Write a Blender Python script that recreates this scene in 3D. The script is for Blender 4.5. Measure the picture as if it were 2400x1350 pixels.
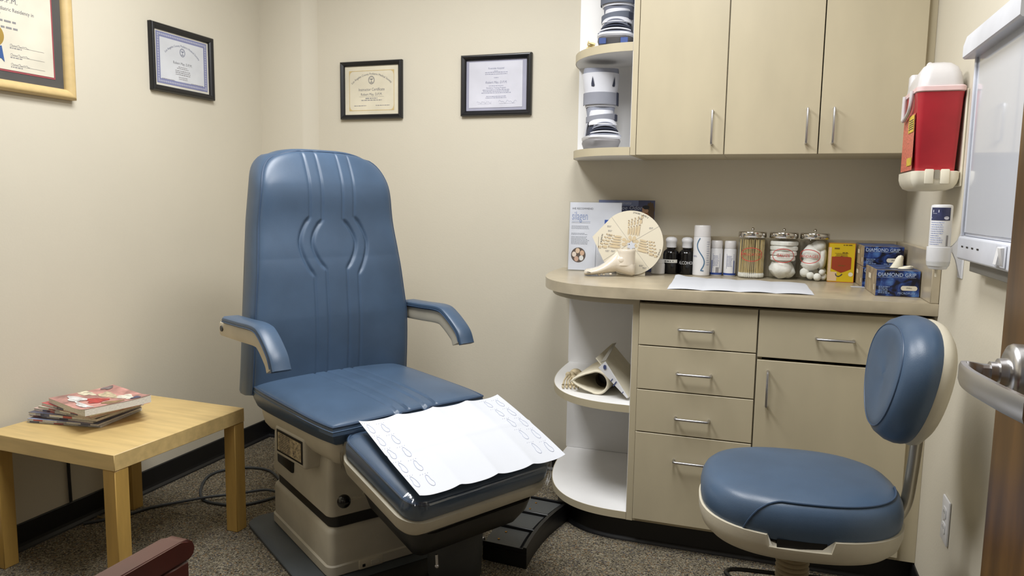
import bpy, bmesh, math, random
from mathutils import Vector, Matrix
random.seed(7)
PI = math.pi
for o in list(bpy.data.objects):
    bpy.data.objects.remove(o)
SC = bpy.context.scene
COL = SC.collection

# ------------------------------------------------------------------ camera
def cam_axes(y, p, r):
    cy, sy = math.cos(y), math.sin(y)
    f = Vector((sy*math.cos(p), cy*math.cos(p), -math.sin(p)))
    rt = Vector((cy, -sy, 0)); dn = f.cross(rt)
    c, s = math.cos(r), math.sin(r)
    return c*rt + s*dn, -s*rt + c*dn, f
_rt, _dn, _f = cam_axes(-0.328327764, 0.114701252, -0.0152754166)
cd = bpy.data.cameras.new('camera'); cam = bpy.data.objects.new('camera', cd); COL.objects.link(cam)
mw = Matrix((( _rt.x, -_dn.x, -_f.x, 0), (_rt.y, -_dn.y, -_f.y, 0), (_rt.z, -_dn.z, -_f.z, 1.2), (0, 0, 0, 1)))
cam.matrix_world = mw
cd.sensor_fit = 'HORIZONTAL'; cd.sensor_width = 36.0; cd.lens = 1733.99883/2400*36
cd.clip_start = 0.02; cd.clip_end = 50
SC.camera = cam

# ------------------------------------------------------------------ world, lamps, exposure
w = bpy.data.worlds.new('world'); SC.world = w; w.use_nodes = True
w.node_tree.nodes['Background'].inputs[0].default_value = (0.95, 0.97, 1.0, 1)
w.node_tree.nodes['Background'].inputs[1].default_value = 0.12
def area(name, loc, sx, sy, power, col=(1, 1, 1), rot=(0, 0, 0)):
    l = bpy.data.lights.new(name, 'AREA'); l.shape = 'RECTANGLE'; l.size = sx; l.size_y = sy
    l.energy = power; l.color = col
    o = bpy.data.objects.new(name, l); COL.objects.link(o); o.location = loc; o.rotation_euler = rot
    return o
# two fluorescent ceiling fittings, tubes running across the room
area('ceiling_lamp', (-1.30, 1.72, 2.55), 0.50, 1.05, 30, (0.98, 0.99, 1.0))
area('ceiling_lamp', (-0.30, 1.52, 2.55), 0.50, 1.05, 24, (0.98, 0.99, 1.0))
SC.view_settings.view_transform = 'Standard'; SC.view_settings.look = 'None'
SC.view_settings.gamma = 1.0; SC.view_settings.use_curve_mapping = False
SC.view_settings.exposure = 0.42

# ------------------------------------------------------------------ materials
def lin(c):
    return tuple(((v/255)/12.92 if v/255 <= 0.04045 else ((v/255+0.055)/1.055)**2.4) for v in c[:3]) + (1.0,)
MATS = {}
def mat(name, col, rough=0.5, metal=0.0, var=None, bump=None, coat=0.0, spec=0.5, emit=None, stretch=None):
    """var=(scale, amount[, second colour]); bump=(scale, strength)"""
    if name in MATS: return MATS[name]
    m = bpy.data.materials.new(name); m.use_nodes = True
    nt = m.node_tree; b = nt.nodes['Principled BSDF']
    b.inputs['Base Color'].default_value = lin(col)
    b.inputs['Roughness'].default_value = rough
    b.inputs['Metallic'].default_value = metal
    b.inputs['Specular IOR Level'].default_value = spec
    b.inputs['Coat Weight'].default_value = coat
    tc = nt.nodes.new('ShaderNodeTexCoord')
    src = tc.outputs['Object']
    if stretch:
        mp = nt.nodes.new('ShaderNodeMapping'); mp.inputs['Scale'].default_value = stretch
        nt.links.new(src, mp.inputs['Vector']); src = mp.outputs['Vector']
    if var is None: var = (6.0, 0.03)
    n = nt.nodes.new('ShaderNodeTexNoise'); n.inputs['Scale'].default_value = var[0]; n.inputs['Detail'].default_value = 5
    nt.links.new(src, n.inputs['Vector'])
    r = nt.nodes.new('ShaderNodeValToRGB')
    c2 = var[2] if len(var) > 2 else tuple(max(0, v*(1-var[1]*2.2)) for v in col)
    c1 = col if len(var) > 2 else tuple(min(255, v*(1+var[1])) for v in col)
    r.color_ramp.elements[0].position = 0.32; r.color_ramp.elements[1].position = 0.68
    r.color_ramp.elements[0].color = lin(c2); r.color_ramp.elements[1].color = lin(c1)
    nt.links.new(n.outputs['Fac'], r.inputs['Fac']); nt.links.new(r.outputs['Color'], b.inputs['Base Color'])
    if bump:
        n2 = nt.nodes.new('ShaderNodeTexNoise'); n2.inputs['Scale'].default_value = bump[0]; n2.inputs['Detail'].default_value = 3
        nt.links.new(src, n2.inputs['Vector'])
        bp = nt.nodes.new('ShaderNodeBump'); bp.inputs['Strength'].default_value = bump[1]; bp.inputs['Distance'].default_value = 0.004
        nt.links.new(n2.outputs['Fac'], bp.inputs['Height']); nt.links.new(bp.outputs['Normal'], b.inputs['Normal'])
    if emit:
        b.inputs['Emission Color'].default_value = lin(emit[0]); b.inputs['Emission Strength'].default_value = emit[1]
    MATS[name] = m
    return m
def glass_mat(name, tint=(1, 1, 1), base=0.06, rough=0.02, fres=1.45):
    """thin clear film or glass: mostly see-through with mirror-like sheen"""
    m = bpy.data.materials.new(name); m.use_nodes = True; nt = m.node_tree
    for x in list(nt.nodes): nt.nodes.remove(x)
    out = nt.nodes.new('ShaderNodeOutputMaterial'); mx = nt.nodes.new('ShaderNodeMixShader')
    tr = nt.nodes.new('ShaderNodeBsdfTransparent'); tr.inputs[0].default_value = tint + (1,)
    gl = nt.nodes.new('ShaderNodeBsdfGlossy'); gl.inputs['Roughness'].default_value = rough
    fr = nt.nodes.new('ShaderNodeFresnel'); fr.inputs[0].default_value = fres
    ad = nt.nodes.new('ShaderNodeMath'); ad.operation = 'ADD'; ad.inputs[1].default_value = base; ad.use_clamp = True
    gm = nt.nodes.new('ShaderNodeNewGeometry'); iv = nt.nodes.new('ShaderNodeMath'); iv.operation = 'SUBTRACT'; iv.inputs[0].default_value = 1.0
    mu = nt.nodes.new('ShaderNodeMath'); mu.operation = 'MULTIPLY'
    nt.links.new(gm.outputs['Backfacing'], iv.inputs[1]); nt.links.new(iv.outputs[0], mu.inputs[1])
    nt.links.new(fr.outputs[0], ad.inputs[0]); nt.links.new(ad.outputs[0], mu.inputs[0]); nt.links.new(mu.outputs[0], mx.inputs[0])
    nt.links.new(tr.outputs[0], mx.inputs[1]); nt.links.new(gl.outputs[0], mx.inputs[2])
    nt.links.new(mx.outputs[0], out.inputs[0])
    return m
def carpet_mat():
    m = mat('carpet', (112, 102, 84), 0.95, spec=0.1)
    nt = m.node_tree; b = nt.nodes['Principled BSDF']
    tc = nt.nodes.new('ShaderNodeTexCoord')
    v = nt.nodes.new('ShaderNodeTexVoronoi'); v.inputs['Scale'].default_value = 230
    nt.links.new(tc.outputs['Object'], v.inputs['Vector'])
    r = nt.nodes.new('ShaderNodeValToRGB'); r.color_ramp.interpolation = 'CONSTANT'
    sep = nt.nodes.new('ShaderNodeSeparateColor'); nt.links.new(v.outputs['Color'], sep.inputs[0])
    e = r.color_ramp.elements
    cols = [(0.0, (72, 65, 57)), (0.10, (126, 117, 99)), (0.34, (148, 138, 118)), (0.55, (112, 105, 90)), (0.74, (172, 162, 140)), (0.88, (98, 95, 98)), (0.95, (146, 116, 82))]
    e[0].position = 0; e[0].color = lin(cols[0][1]); e[1].position = cols[1][0]; e[1].color = lin(cols[1][1])
    for p, c in cols[2:]:
        x = e.new(p); x.color = lin(c)
    nt.links.new(sep.outputs[0], r.inputs['Fac'])
    n = nt.nodes.new('ShaderNodeTexNoise'); n.inputs['Scale'].default_value = 9; nt.links.new(tc.outputs['Object'], n.inputs['Vector'])
    mx = nt.nodes.new('ShaderNodeMix'); mx.data_type = 'RGBA'; mx.blend_type = 'MULTIPLY'; mx.inputs[0].default_value = 0.35
    nt.links.new(r.outputs['Color'], mx.inputs[6]); nt.links.new(n.outputs['Fac'], mx.inputs[7])
    nt.links.new(mx.outputs[2], b.inputs['Base Color'])
    bp = nt.nodes.new('ShaderNodeBump'); bp.inputs['Strength'].default_value = 0.9; bp.inputs['Distance'].default_value = 0.006
    nt.links.new(v.outputs['Distance'], bp.inputs['Height']); nt.links.new(bp.outputs['Normal'], b.inputs['Normal'])
    return m
def glove_print():
    m = mat('glove_box_print', (40, 60, 120), 0.4)
    nt = m.node_tree; b = nt.nodes['Principled BSDF']; tc = nt.nodes.new('ShaderNodeTexCoord')
    n = nt.nodes.new('ShaderNodeTexNoise'); n.inputs['Scale'].default_value = 34; n.inputs['Detail'].default_value = 3; n.inputs['Distortion'].default_value = 0.6
    nt.links.new(tc.outputs['Object'], n.inputs['Vector'])
    r = nt.nodes.new('ShaderNodeValToRGB'); e = r.color_ramp.elements
    e[0].position = 0.42; e[0].color = lin((12, 14, 34)); e[1].position = 0.56; e[1].color = lin((36, 60, 122))
    x = e.new(0.72); x.color = lin((84, 124, 180))
    nt.links.new(n.outputs['Fac'], r.inputs['Fac']); nt.links.new(r.outputs['Color'], b.inputs['Base Color'])
    return m

WALL = mat('wall_paint', (207, 200, 183), 0.7, var=(1.5, 0.008), bump=(140, 0.08), spec=0.3)
CEIL = mat('ceiling_tile', (205, 203, 196), 0.9)
CARPET = carpet_mat()
BLACKV = mat('black_vinyl', (14, 14, 17), 0.45, bump=(60, 0.05))
LAM = mat('maple_laminate', (186, 175, 148), 0.42, var=(9, 0.012), stretch=(1, 1, 0.35))
LAMTOP = mat('counter_laminate', (178, 166, 142), 0.28, var=(14, 0.03))
LAMDK = mat('counter_trim_shadow', (110, 94, 76), 0.6)
WHITEM = mat('white_melamine', (234, 233, 232), 0.45, var=(5, 0.01))
STEEL = mat('brushed_steel', (196, 196, 200), 0.28, 1.0)
NICKEL = mat('satin_nickel', (204, 203, 204), 0.3, 1.0, stretch=(1, 1, 6))
CHROME = mat('chrome', (220, 220, 222), 0.12, 1.0)
BLUE = mat('blue_vinyl', (68, 88, 112), 0.38, var=(7, 0.03), bump=(420, 0.06))
BLUED = mat('blue_vinyl_seam', (56, 76, 102), 0.42)
TAN = mat('taupe_plastic', (194, 188, 172), 0.5, bump=(300, 0.05))
TANL = mat('light_taupe_plastic', (202, 194, 174), 0.45, bump=(300, 0.05))
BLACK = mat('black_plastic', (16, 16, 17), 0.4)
BLACKG = mat('glossy_black', (12, 12, 13), 0.12)
GREYD = mat('dark_grey_metal', (62, 64, 64), 0.55, bump=(200, 0.1))
GREYP = mat('grey_steel_plate', (66, 72, 76), 0.5, bump=(160, 0.08))
BIRCH = mat('birch_veneer', (210, 182, 124), 0.4, var=(5, 0.03), stretch=(1, 8, 8))
BIRCHL = mat('birch_veneer_leg', (186, 150, 80), 0.45, var=(5, 0.03), stretch=(8, 8, 1))
MAROON = mat('mahogany_stain', (74, 29, 23), 0.28, var=(6, 0.06), coat=0.3)
DOORW = mat('walnut_door', (104, 72, 32), 0.33, var=(3.2, 0.30, (56, 36, 12)), stretch=(2, 5, 0.9))
PAPER = mat('white_paper', (200, 203, 210), 0.8, var=(5, 0.004))
PRINTG = mat('pale_grey_ink', (176, 181, 200), 0.8)
INK = mat('dark_ink', (60, 60, 66), 0.8)
INKL = mat('faded_ink', (140, 138, 140), 0.8)
INKB = mat('blue_ink', (70, 84, 140), 0.8)
WHITEP = mat('white_plastic', (222, 222, 224), 0.35)
WHITEPT = mat('white_translucent_plastic', (224, 222, 222), 0.3)
FRAMEB = mat('black_frame', (22, 22, 26), 0.3)
FRAMEG = mat('gold_wood_frame', (206, 180, 126), 0.38, var=(5, 0.015), stretch=(8, 1, 8))

# ------------------------------------------------------------------ mesh helpers
def xf(bm, m):
    bmesh.ops.transform(bm, matrix=m, verts=bm.verts[:])
    return bm
def T(x, y, z): return Matrix.Translation((x, y, z))
def RZ(a): return Matrix.Rotation(a, 4, 'Z')
def RX(a): return Matrix.Rotation(a, 4, 'X')
def RY(a): return Matrix.Rotation(a, 4, 'Y')
def join(*bms):
    out = bms[0]
    for b in bms[1:]:
        vm = {}
        for v in b.verts: vm[v] = out.verts.new(v.co)
        for f in b.faces:
            try:
                nf = out.faces.new([vm[v] for v in f.verts]); nf.smooth = f.smooth
            except ValueError: pass
        b.free()
    return out
def box(x0, x1, y0, y1, z0, z1, r=0.0, seg=2):
    bm = bmesh.new(); bmesh.ops.create_cube(bm, size=1)
    for v in bm.verts:
        v.co = Vector(((x0+x1)/2 + v.co.x*(x1-x0), (y0+y1)/2 + v.co.y*(y1-y0), (z0+z1)/2 + v.co.z*(z1-z0)))
    if r > 0:
        bmesh.ops.bevel(bm, geom=bm.edges[:], offset=r, segments=seg, affect='EDGES', profile=0.5)
    return bm
def loft(rings, cap0=True, cap1=True, closed=True):
    bm = bmesh.new(); vs = [[bm.verts.new(p) for p in r] for r in rings]
    n = len(rings[0])
    for i in range(len(vs)-1):
        for j in range(n if closed else n-1):
            k = (j+1) % n
            try: bm.faces.new((vs[i][j], vs[i][k], vs[i+1][k], vs[i+1][j]))
            except ValueError: pass
    if cap0 and closed: bm.faces.new(list(reversed(vs[0])))
    if cap1 and closed: bm.faces.new(vs[-1])
    return bm
def lathe(prof, n=24, cap0=True, cap1=True, cx=0, cy=0):
    return loft([[(cx + r*math.cos(2*PI*k/n), cy + r*math.sin(2*PI*k/n), z) for k in range(n)] for r, z in prof], cap0, cap1)
def prism(pts, z0, z1, r=0.0, seg=2):
    a = sum(pts[i][0]*pts[(i+1) % len(pts)][1] - pts[(i+1) % len(pts)][0]*pts[i][1] for i in range(len(pts)))
    if a < 0: pts = pts[::-1]
    bm = loft([[(x, y, z0) for x, y in pts], [(x, y, z1) for x, y in pts]])
    if r > 0:
        ed = [e for e in bm.edges if abs(e.verts[0].co.z - e.verts[1].co.z) < 1e-6]
        bmesh.ops.bevel(bm, geom=ed, offset=r, segments=seg, affect='EDGES', profile=0.5)
    return bm
def smooth_path(pts, n=6, closed=False):
    P = [Vector(p) for p in pts]; out = []
    N = len(P)
    rng = range(N if closed else N-1)
    for i in rng:
        if closed: p0, p1, p2, p3 = P[(i-1) % N], P[i], P[(i+1) % N], P[(i+2) % N]
        else: p0, p1, p2, p3 = P[max(i-1, 0)], P[i], P[i+1], P[min(i+2, N-1)]
        for k in range(n):
            t = k/n
            out.append(0.5*((2*p1) + (p2-p0)*t + (2*p0-5*p1+4*p2-p3)*t*t + (3*p1-p0-3*p2+p3)*t**3))
    if not closed: out.append(P[-1])
    return out
def tube(path, r, n=8, closed=False, sy=1.0):
    P = [Vector(p) for p in path]; N = len(P); rings = []
    up = Vector((0, 0, 1)); last = None
    for i in range(N):
        if closed: t = P[(i+1) % N] - P[i-1]
        else: t = P[min(i+1, N-1)] - P[max(i-1, 0)]
        t.normalize()
        if last is None:
            a = up if abs(t.z) < 0.9 else Vector((1, 0, 0))
            s = t.cross(a).normalized()
        else:
            s = (last - t*last.dot(t)).normalized()
        last = s; u = s.cross(t)
        rr = r[i] if isinstance(r, (list, tuple)) else r
        rings.append([P[i] + s*rr*math.cos(2*PI*k/n) + u*rr*sy*math.sin(2*PI*k/n) for k in range(n)])
    if closed:
        rings.append(rings[0]); bm = loft(rings, False, False)
        bmesh.ops.remove_doubles(bm, verts=bm.verts[:], dist=1e-6)
        return bm
    return loft(rings)
def rrect(hx, hy, r, n=6, cx=0, cy=0):
    r = max(min(r, hx-1e-4, hy-1e-4), 1e-4); out = []
    for q, (sx, sy) in enumerate(((1, 1), (-1, 1), (-1, -1), (1, -1))):
        for k in range(n+1):
            a = PI/2*(q + k/n)
            out.append((cx + sx*(hx-r) + r*math.cos(a), cy + sy*(hy-r) + r*math.sin(a)))
    return out
def pillow(hx, hy, r, prof, n=6, cx=0, cy=0):
    """stack of rounded rectangles; prof = [(inset, z)]"""
    return loft([[(x, y, z) for x, y in rrect(hx-i, hy-i, max(r-i, 0.004), n, cx, cy)] for i, z in prof])
def grid(fn, nu, nv):
    bm = bmesh.new()
    vs = [[bm.verts.new(fn(i/nu, j/nv)) for i in range(nu+1)] for j in range(nv+1)]
    for j in range(nv):
        for i in range(nu):
            bm.faces.new((vs[j][i], vs[j][i+1], vs[j+1][i+1], vs[j+1][i]))
    return bm
def thick(bm, t):
    bm.normal_update()
    geom = bmesh.ops.solidify(bm, geom=bm.faces[:], thickness=t)
    return bm
def sphere(r, cx=0, cy=0, cz=0, su=14, sv=9, sx=1, sy=1, sz=1):
    bm = bmesh.new(); bmesh.ops.create_uvsphere(bm, u_segments=su, v_segments=sv, radius=r)
    for v in bm.verts: v.co = Vector((cx+v.co.x*sx, cy+v.co.y*sy, cz+v.co.z*sz))
    return bm
def obj(name, bm, m, parent=None, smooth=True, angle=40, fix=True):
    if fix: bmesh.ops.recalc_face_normals(bm, faces=bm.faces[:])
    me = bpy.data.meshes.new(name)
    for f in bm.faces: f.smooth = smooth
    bm.to_mesh(me); bm.free()
    if smooth:
        try: me.set_sharp_from_angle(angle=math.radians(angle))
        except Exception: pass
    me.materials.append(m)
    o = bpy.data.objects.new(name, me); COL.objects.link(o)
    if parent: o.parent = parent
    return o
def tag(o, label, cat, group=None):
    o['label'] = label; o['category'] = cat
    if group: o['group'] = group
    return o
def thing(name, label, cat, loc=(0, 0, 0), rz=0.0, group=None):
    o = bpy.data.objects.new(name, None); COL.objects.link(o)
    o.location = loc; o.rotation_euler = (0, 0, rz); o.empty_display_size = 0.05
    return tag(o, label, cat, group)
def struct(name, bm, m, parent=None, smooth=False):
    o = obj(name, bm, m, parent, smooth)
    if parent is None: o['kind'] = 'structure'
    return o
def copy_thing(o, loc=None, rz=None, label=None, group=None):
    def cp(s, p):
        c = s.copy(); COL.objects.link(c)
        if p: c.parent = p
        for ch in [x for x in bpy.data.objects if x.parent == s]: cp(ch, c)
        return c
    c = cp(o, None)
    if loc: c.location = loc
    if rz is not None: c.rotation_euler = (0, 0, rz)
    if label: c['label'] = label
    if group: c['group'] = group
    return c

# ---- flat print (lettering as thin flat meshes); local X right, Z up, facing -Y
def text_geo(s, size, align='CENTER', shear=0.0, sx=1.0):
    c = bpy.data.curves.new('lettering_curve', 'FONT'); c.body = s; c.size = size; c.align_x = align; c.align_y = 'CENTER'
    c.resolution_u = 2; c.shear = shear
    t = bpy.data.objects.new('lettering_curve', c); COL.objects.link(t)
    me = bpy.data.meshes.new_from_object(t)
    vs = [(v.co.x*sx, v.co.y) for v in me.vertices]; fs = [list(p.vertices) for p in me.polygons]
    bpy.data.objects.remove(t); bpy.data.curves.remove(c); bpy.data.meshes.remove(me)
    return vs, fs
def put(bm, vs, fs, fn):
    V = [bm.verts.new(fn(x, y)) for x, y in vs]
    for f in fs:
        try: bm.faces.new([V[i] for i in f])
        except ValueError: pass
def text(bm, s, x, z, size, align='CENTER', y=0.0, shear=0.0, sx=1.0, rot=0.0):
    vs, fs = text_geo(s, size, align, shear, sx); c, sn = math.cos(rot), math.sin(rot)
    put(bm, vs, fs, lambda a, b: (x + a*c - b*sn, y, z + a*sn + b*c)); return bm
def arc_text(bm, s, cx, cz, R, size, y=0.0, sx=1.0, mid=PI/2):
    vs, fs = text_geo(s, size, 'CENTER', 0, sx)
    def fn(a, b):
        th = mid - a/R
        return (cx + (R+b)*math.cos(th), y, cz + (R+b)*math.sin(th))
    put(bm, vs, fs, fn); return bm
def quad(bm, x0, x1, z0, z1, y=0.0):
    bm.faces.new([bm.verts.new(p) for p in ((x0, y, z0), (x1, y, z0), (x1, y, z1), (x0, y, z1))]); return bm
def dashes(bm, x0, x1, z, h, y=0.0, rng=None):
    """a line of print too small to read: word-long strokes"""
    r = rng or random; x = x0
    while x < x1 - h*0.6:
        wd = min(h*r.uniform(1.2, 4.5), x1-x)
        quad(bm, x, x+wd, z-h/2, z+h/2, y); x += wd + h*0.8
    return bm
def para(bm, xc, z, w, h, step, n, y=0.0, ragged=0.25, align='C'):
    for i in range(n):
        ww = w*(1-random.random()*ragged)
        x0 = xc-ww/2 if align == 'C' else xc
        dashes(bm, x0, x0+ww, z-i*step, h, y)
    return bm
def frame_quad(bm, x0, x1, z0, z1, wd, y=0.0):
    quad(bm, x0, x1, z1-wd, z1, y); quad(bm, x0, x1, z0, z0+wd, y)
    quad(bm, x0, x0+wd, z0+wd, z1-wd, y); quad(bm, x1-wd, x1, z0+wd, z1-wd, y); return bm
def disc(bm, cx, cz, r, y=0.0, n=28, rx=1.0, hole=0.0):
    if hole <= 0:
        bm.faces.new([bm.verts.new((cx+r*rx*math.cos(2*PI*k/n), y, cz+r*math.sin(2*PI*k/n))) for k in range(n)])
    else:
        a = [bm.verts.new((cx+r*rx*math.cos(2*PI*k/n), y, cz+r*math.sin(2*PI*k/n))) for k in range(n)]
        b = [bm.verts.new((cx+hole*rx*math.cos(2*PI*k/n), y, cz+hole*math.sin(2*PI*k/n))) for k in range(n)]
        for k in range(n): bm.faces.new((a[k], a[(k+1) % n], b[(k+1) % n], b[k]))
    return bm
def cyl_wrap(bm, R, cx=0, cy=0, a0=-PI/2):
    """bend flat print (x along the wall, facing -Y) round an upright cylinder"""
    for v in bm.verts:
        th = a0 + v.co.x/R; rr = R - v.co.y
        v.co = Vector((cx + rr*math.cos(th), cy + rr*math.sin(th), v.co.z))
    return bm
def label_geo(x0, x1, z0, z1, R, n=14, off=0.0006, cx=0, cy=0, a0=-PI/2):
    bm = grid(lambda u, v: (x0+(x1-x0)*u, -off, z0+(z1-z0)*v), n, 1)
    return cyl_wrap(bm, R, cx, cy, a0)
def ribbon(bm, pts, wd, y=0.0):
    """flat stroke of given width in the XZ plane"""
    P = [Vector((p[0], p[1])) for p in pts]; L = []; Rr = []
    for i in range(len(P)):
        t = (P[min(i+1, len(P)-1)] - P[max(i-1, 0)]).normalized(); nrm = Vector((-t.y, t.x))*wd/2
        L.append(bm.verts.new((P[i].x+nrm.x, y, P[i].y+nrm.y))); Rr.append(bm.verts.new((P[i].x-nrm.x, y, P[i].y-nrm.y)))
    for i in range(len(P)-1):
        bm.faces.new((L[i], Rr[i], Rr[i+1], L[i+1]))
    return bm
# ------------------------------------------------------------------ room shell
XL, XR, YB, YF, ZC = -2.345, 0.495, 3.13, -0.25, 2.60
struct('floor', box(XL-0.1, XR+0.1, -1.2, YB+0.1, -0.05, 0.0), CARPET)
struct('ceiling', box(XL-0.1, XR+0.1, -1.2, YB+0.1, ZC, ZC+0.05), CEIL)
struct('wall_left', box(XL-0.1, XL, YF, YB+0.1, 0, ZC), WALL)
struct('wall_back', box(XL-0.1, XR+0.1, YB, YB+0.1, 0, ZC), WALL)
struct('wall_right', box(XR, XR+0.1, YF, YB+0.1, 0, ZC), WALL)
struct("wall_front", join(box(XL-0.1, -0.52, YF-0.1, YF, 0, ZC), box(-0.52, 0.43, YF-0.1, YF, 2.10, ZC), box(0.43, XR+0.1, YF-0.1, YF, 0, ZC), box(0.43, XR, 0.30, 0.425, 0, ZC)), WALL)
bm = prism([(XL, 3.072), (-2.118, 3.072), (-2.106, 3.077), (-2.068, 3.119), (-2.062, YB), (XL, YB)], 0, ZC)
struct('wall_corner', bm, WALL, smooth=True)
def baseboard(name, p0, p1, nrm):
    """cove base: 93 mm high with a small toe at the carpet"""
    prof = [(0.0, 0.0), (0.018, 0.0), (0.016, 0.006), (0.008, 0.014), (0.006, 0.024), (0.006, 0.090), (0.004, 0.093), (0.0, 0.093)]
    rings = [[(p[0]+nrm[0]*a, p[1]+nrm[1]*a, z) for a, z in prof] for p in (p0, p1)]
    return struct(name, loft(rings), BLACKV)
baseboard('baseboard_left', (XL, YF), (XL, 3.072), (1, 0))
baseboard('baseboard_corner', (XL, 3.072), (-2.10, 3.072), (0, -1))
baseboard('baseboard_back', (-2.062, YB), (-0.80, YB), (0, -1))
baseboard('baseboard_right', (XR, 1.40), (XR, 2.56), (-1, 0))

# open walnut door standing against the right-hand wall, hinged by the camera
dr = struct('door_1', box(0.357, 0.401, 0.43, 1.325, 0.008, 2.06, 0.002, 1), DOORW)
dr['label'] = 'dark walnut veneer room door standing open along the right wall'
rose = obj('rosette', xf(lathe([(0.041, 0), (0.041, 0.022), (0.039, 0.026), (0.031, 0.030), (0.02, 0.030), (0.019, 0.040), (0.014, 0.041), (0.014, 0.05)], 32), T(0.357, 1.182, 0.975) @ RY(-PI/2)), NICKEL, dr)
# lever: square shank out from the rose, then a flat curved grip sweeping back toward the hinge
P = smooth_path([(0.315, 1.182, 0.975), (0.298, 1.182, 0.975), (0.284, 1.181, 0.975), (0.2725, 1.172, 0.974), (0.2700, 1.150, 0.972), (0.272, 1.115, 0.971), (0.279, 1.075, 0.970), (0.288, 1.030, 0.969), (0.298, 0.985, 0.969)], 6)
rings = []
for i, p in enumerate(P):
    t = (P[min(i+1, len(P)-1)] - P[max(i-1, 0)]).normalized(); s = t.cross(Vector((0, 0, 1))).normalized(); u = Vector((0, 0, 1))
    k = min(1, max(0, (i-6)/14)); a = 0.0085*(1-k) + 0.0052*k; h = 0.0095*(1-k) + 0.0155*k
    rings.append([p + s*x*a + u*z*h for x, z in ((1, .6), (.6, 1), (-.6, 1), (-1, .6), (-1, -.6), (-.6, -1), (.6, -1), (1, -.6))])
obj('lever_handle', loft(rings), NICKEL, dr)

# ------------------------------------------------------------------ cabinets
def end_curve(cx, cy, a, b, n=2.8, k=26):
    out = []
    for i in range(k+1):
        t = PI/2*i/k
        out.append((cx - a*max(0, math.sin(t))**(2/n), cy - b*max(0, math.cos(t))**(2/n)))
    return out        # from (cx, cy-b) round to (cx-a, cy)
def shelf_board(parent, cx, cy, a, b, n, z0, z1, xr, mtop=WHITEM):
    c = end_curve(cx, cy, a, b, n)
    pts = [(xr, cy-b)] + c + [(xr, cy)]
    o = obj('shelf', prism([(x, y) for x, y in pts], z0, z1), mtop, parent)
    # laminate edge band round the curve
    ci = [(xr, cy-b)] + c
    rings = []
    for i, (x, y) in enumerate(ci):
        x0, y0 = ci[max(i-1, 0)]; x1, y1 = ci[min(i+1, len(ci)-1)]
        tx, ty = x1-x0, y1-y0; L = math.hypot(tx, ty) or 1; nx, ny = ty/L, -tx/L
        if nx*(x-cx) + ny*(y-cy) < 0: nx, ny = -nx, -ny
        e = 0.002
        rings.append([(x+nx*0.0003, y+ny*0.0003, z0-0.0006), (x+nx*e, y+ny*e, z0-0.0006), (x+nx*e, y+ny*e, z1+0.0006), (x+nx*0.0003, y+ny*0.0003, z1+0.0006)])
    obj('edge_band', loft(rings), LAM, o)
    return o
def pull(parent, x0, z0, x1, z1, y, so=0.028, r=0.0042):
    """bent-rod pull between two points on a front whose face lies at y"""
    a = Vector((x0, y, z0)); b = Vector((x1, y, z1)); d = (b-a).normalized()*0.007; f = Vector((0, -so, 0))
    pts = [a + Vector((0, 0.002, 0)), a+f*0.7, a+f*0.92+d*0.25, a+f+d, b+f-d, b+f*0.92-d*0.25, b+f*0.7, b + Vector((0, 0.002, 0))]
    return obj('handle', tube(pts, r, 10), STEEL, parent)
YD = 2.48            # face of the base doors and drawers
g = 0.0018
# toe kick, running under all base units and round the open end
kc = [(XR, 2.553), (-0.41, 2.553)] + end_curve(-0.41, YB, 0.345, 0.577, 2.8)
tk = []
for i, (x, y) in enumerate(kc):
    x0, y0 = kc[max(i-1, 0)]; x1, y1 = kc[min(i+1, len(kc)-1)]
    tx, ty = x1-x0, y1-y0; L = math.hypot(tx, ty); nx, ny = -ty/L, tx/L
    if i > 0 and (nx*(x+0.1) + ny*(y-YB)) < 0: nx, ny = -nx, -ny
    if i == 0: nx, ny = 0, -1
    tk.append([(x-nx*0.012, y-ny*0.012, 0), (x+nx*0.016, y+ny*0.016, 0), (x+nx*0.014, y+ny*0.014, 0.006), (x+nx*0.005, y+ny*0.005, 0.014), (x+nx*0.003, y+ny*0.003, 0.03), (x+nx*0.002, y+ny*0.002, 0.098), (x-nx*0.012, y-ny*0.012, 0.098)])
o = struct('trim_1', loft(tk), BLACKV, smooth=True); o['label'] = 'black vinyl toe kick under the base cabinets'

# open rounded shelf unit at the left end of the counter
t = thing('open_base_shelf', 'white open shelf unit with rounded ends under the left end of the counter', 'shelf unit', (-0.41, YB, 0.098))
ox, oy, oz = -0.41, YB, 0.098
def L(bm, o=(ox, oy, oz)): return xf(bm, T(-o[0], -o[1], -o[2]))
obj('side_panel', L(box(-0.4135, -0.392, 2.496, YB, 0.098, 0.862)), LAM, t, False)
obj('inner_lining', L(box(-0.4150, -0.4136, 2.4985, YB-0.015, 0.124, 0.862)), WHITEM, t, False)
obj('back_panel', L(box(-0.795, -0.415, YB-0.014, YB, 0.124, 0.862)), WHITEM, t, False)
obj('top_panel', L(prism([(-0.392, 2.496)] + end_curve(-0.4135, YB, 0.392, 0.634, 2.8) + [(-0.392, YB)], 0.862, 0.884)), LAM, t)
for z0, z1 in ((0.098, 0.123), (0.483, 0.508)):
    sb = shelf_board(t, -0.4151, YB-0.0005, 0.375, 0.628, 2.8, z0, z1, -0.4151)
    sb.data.transform(T(-ox, -oy, -oz))
    for ch in sb.children: ch.data.transform(T(-ox, -oy, -oz))

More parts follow.
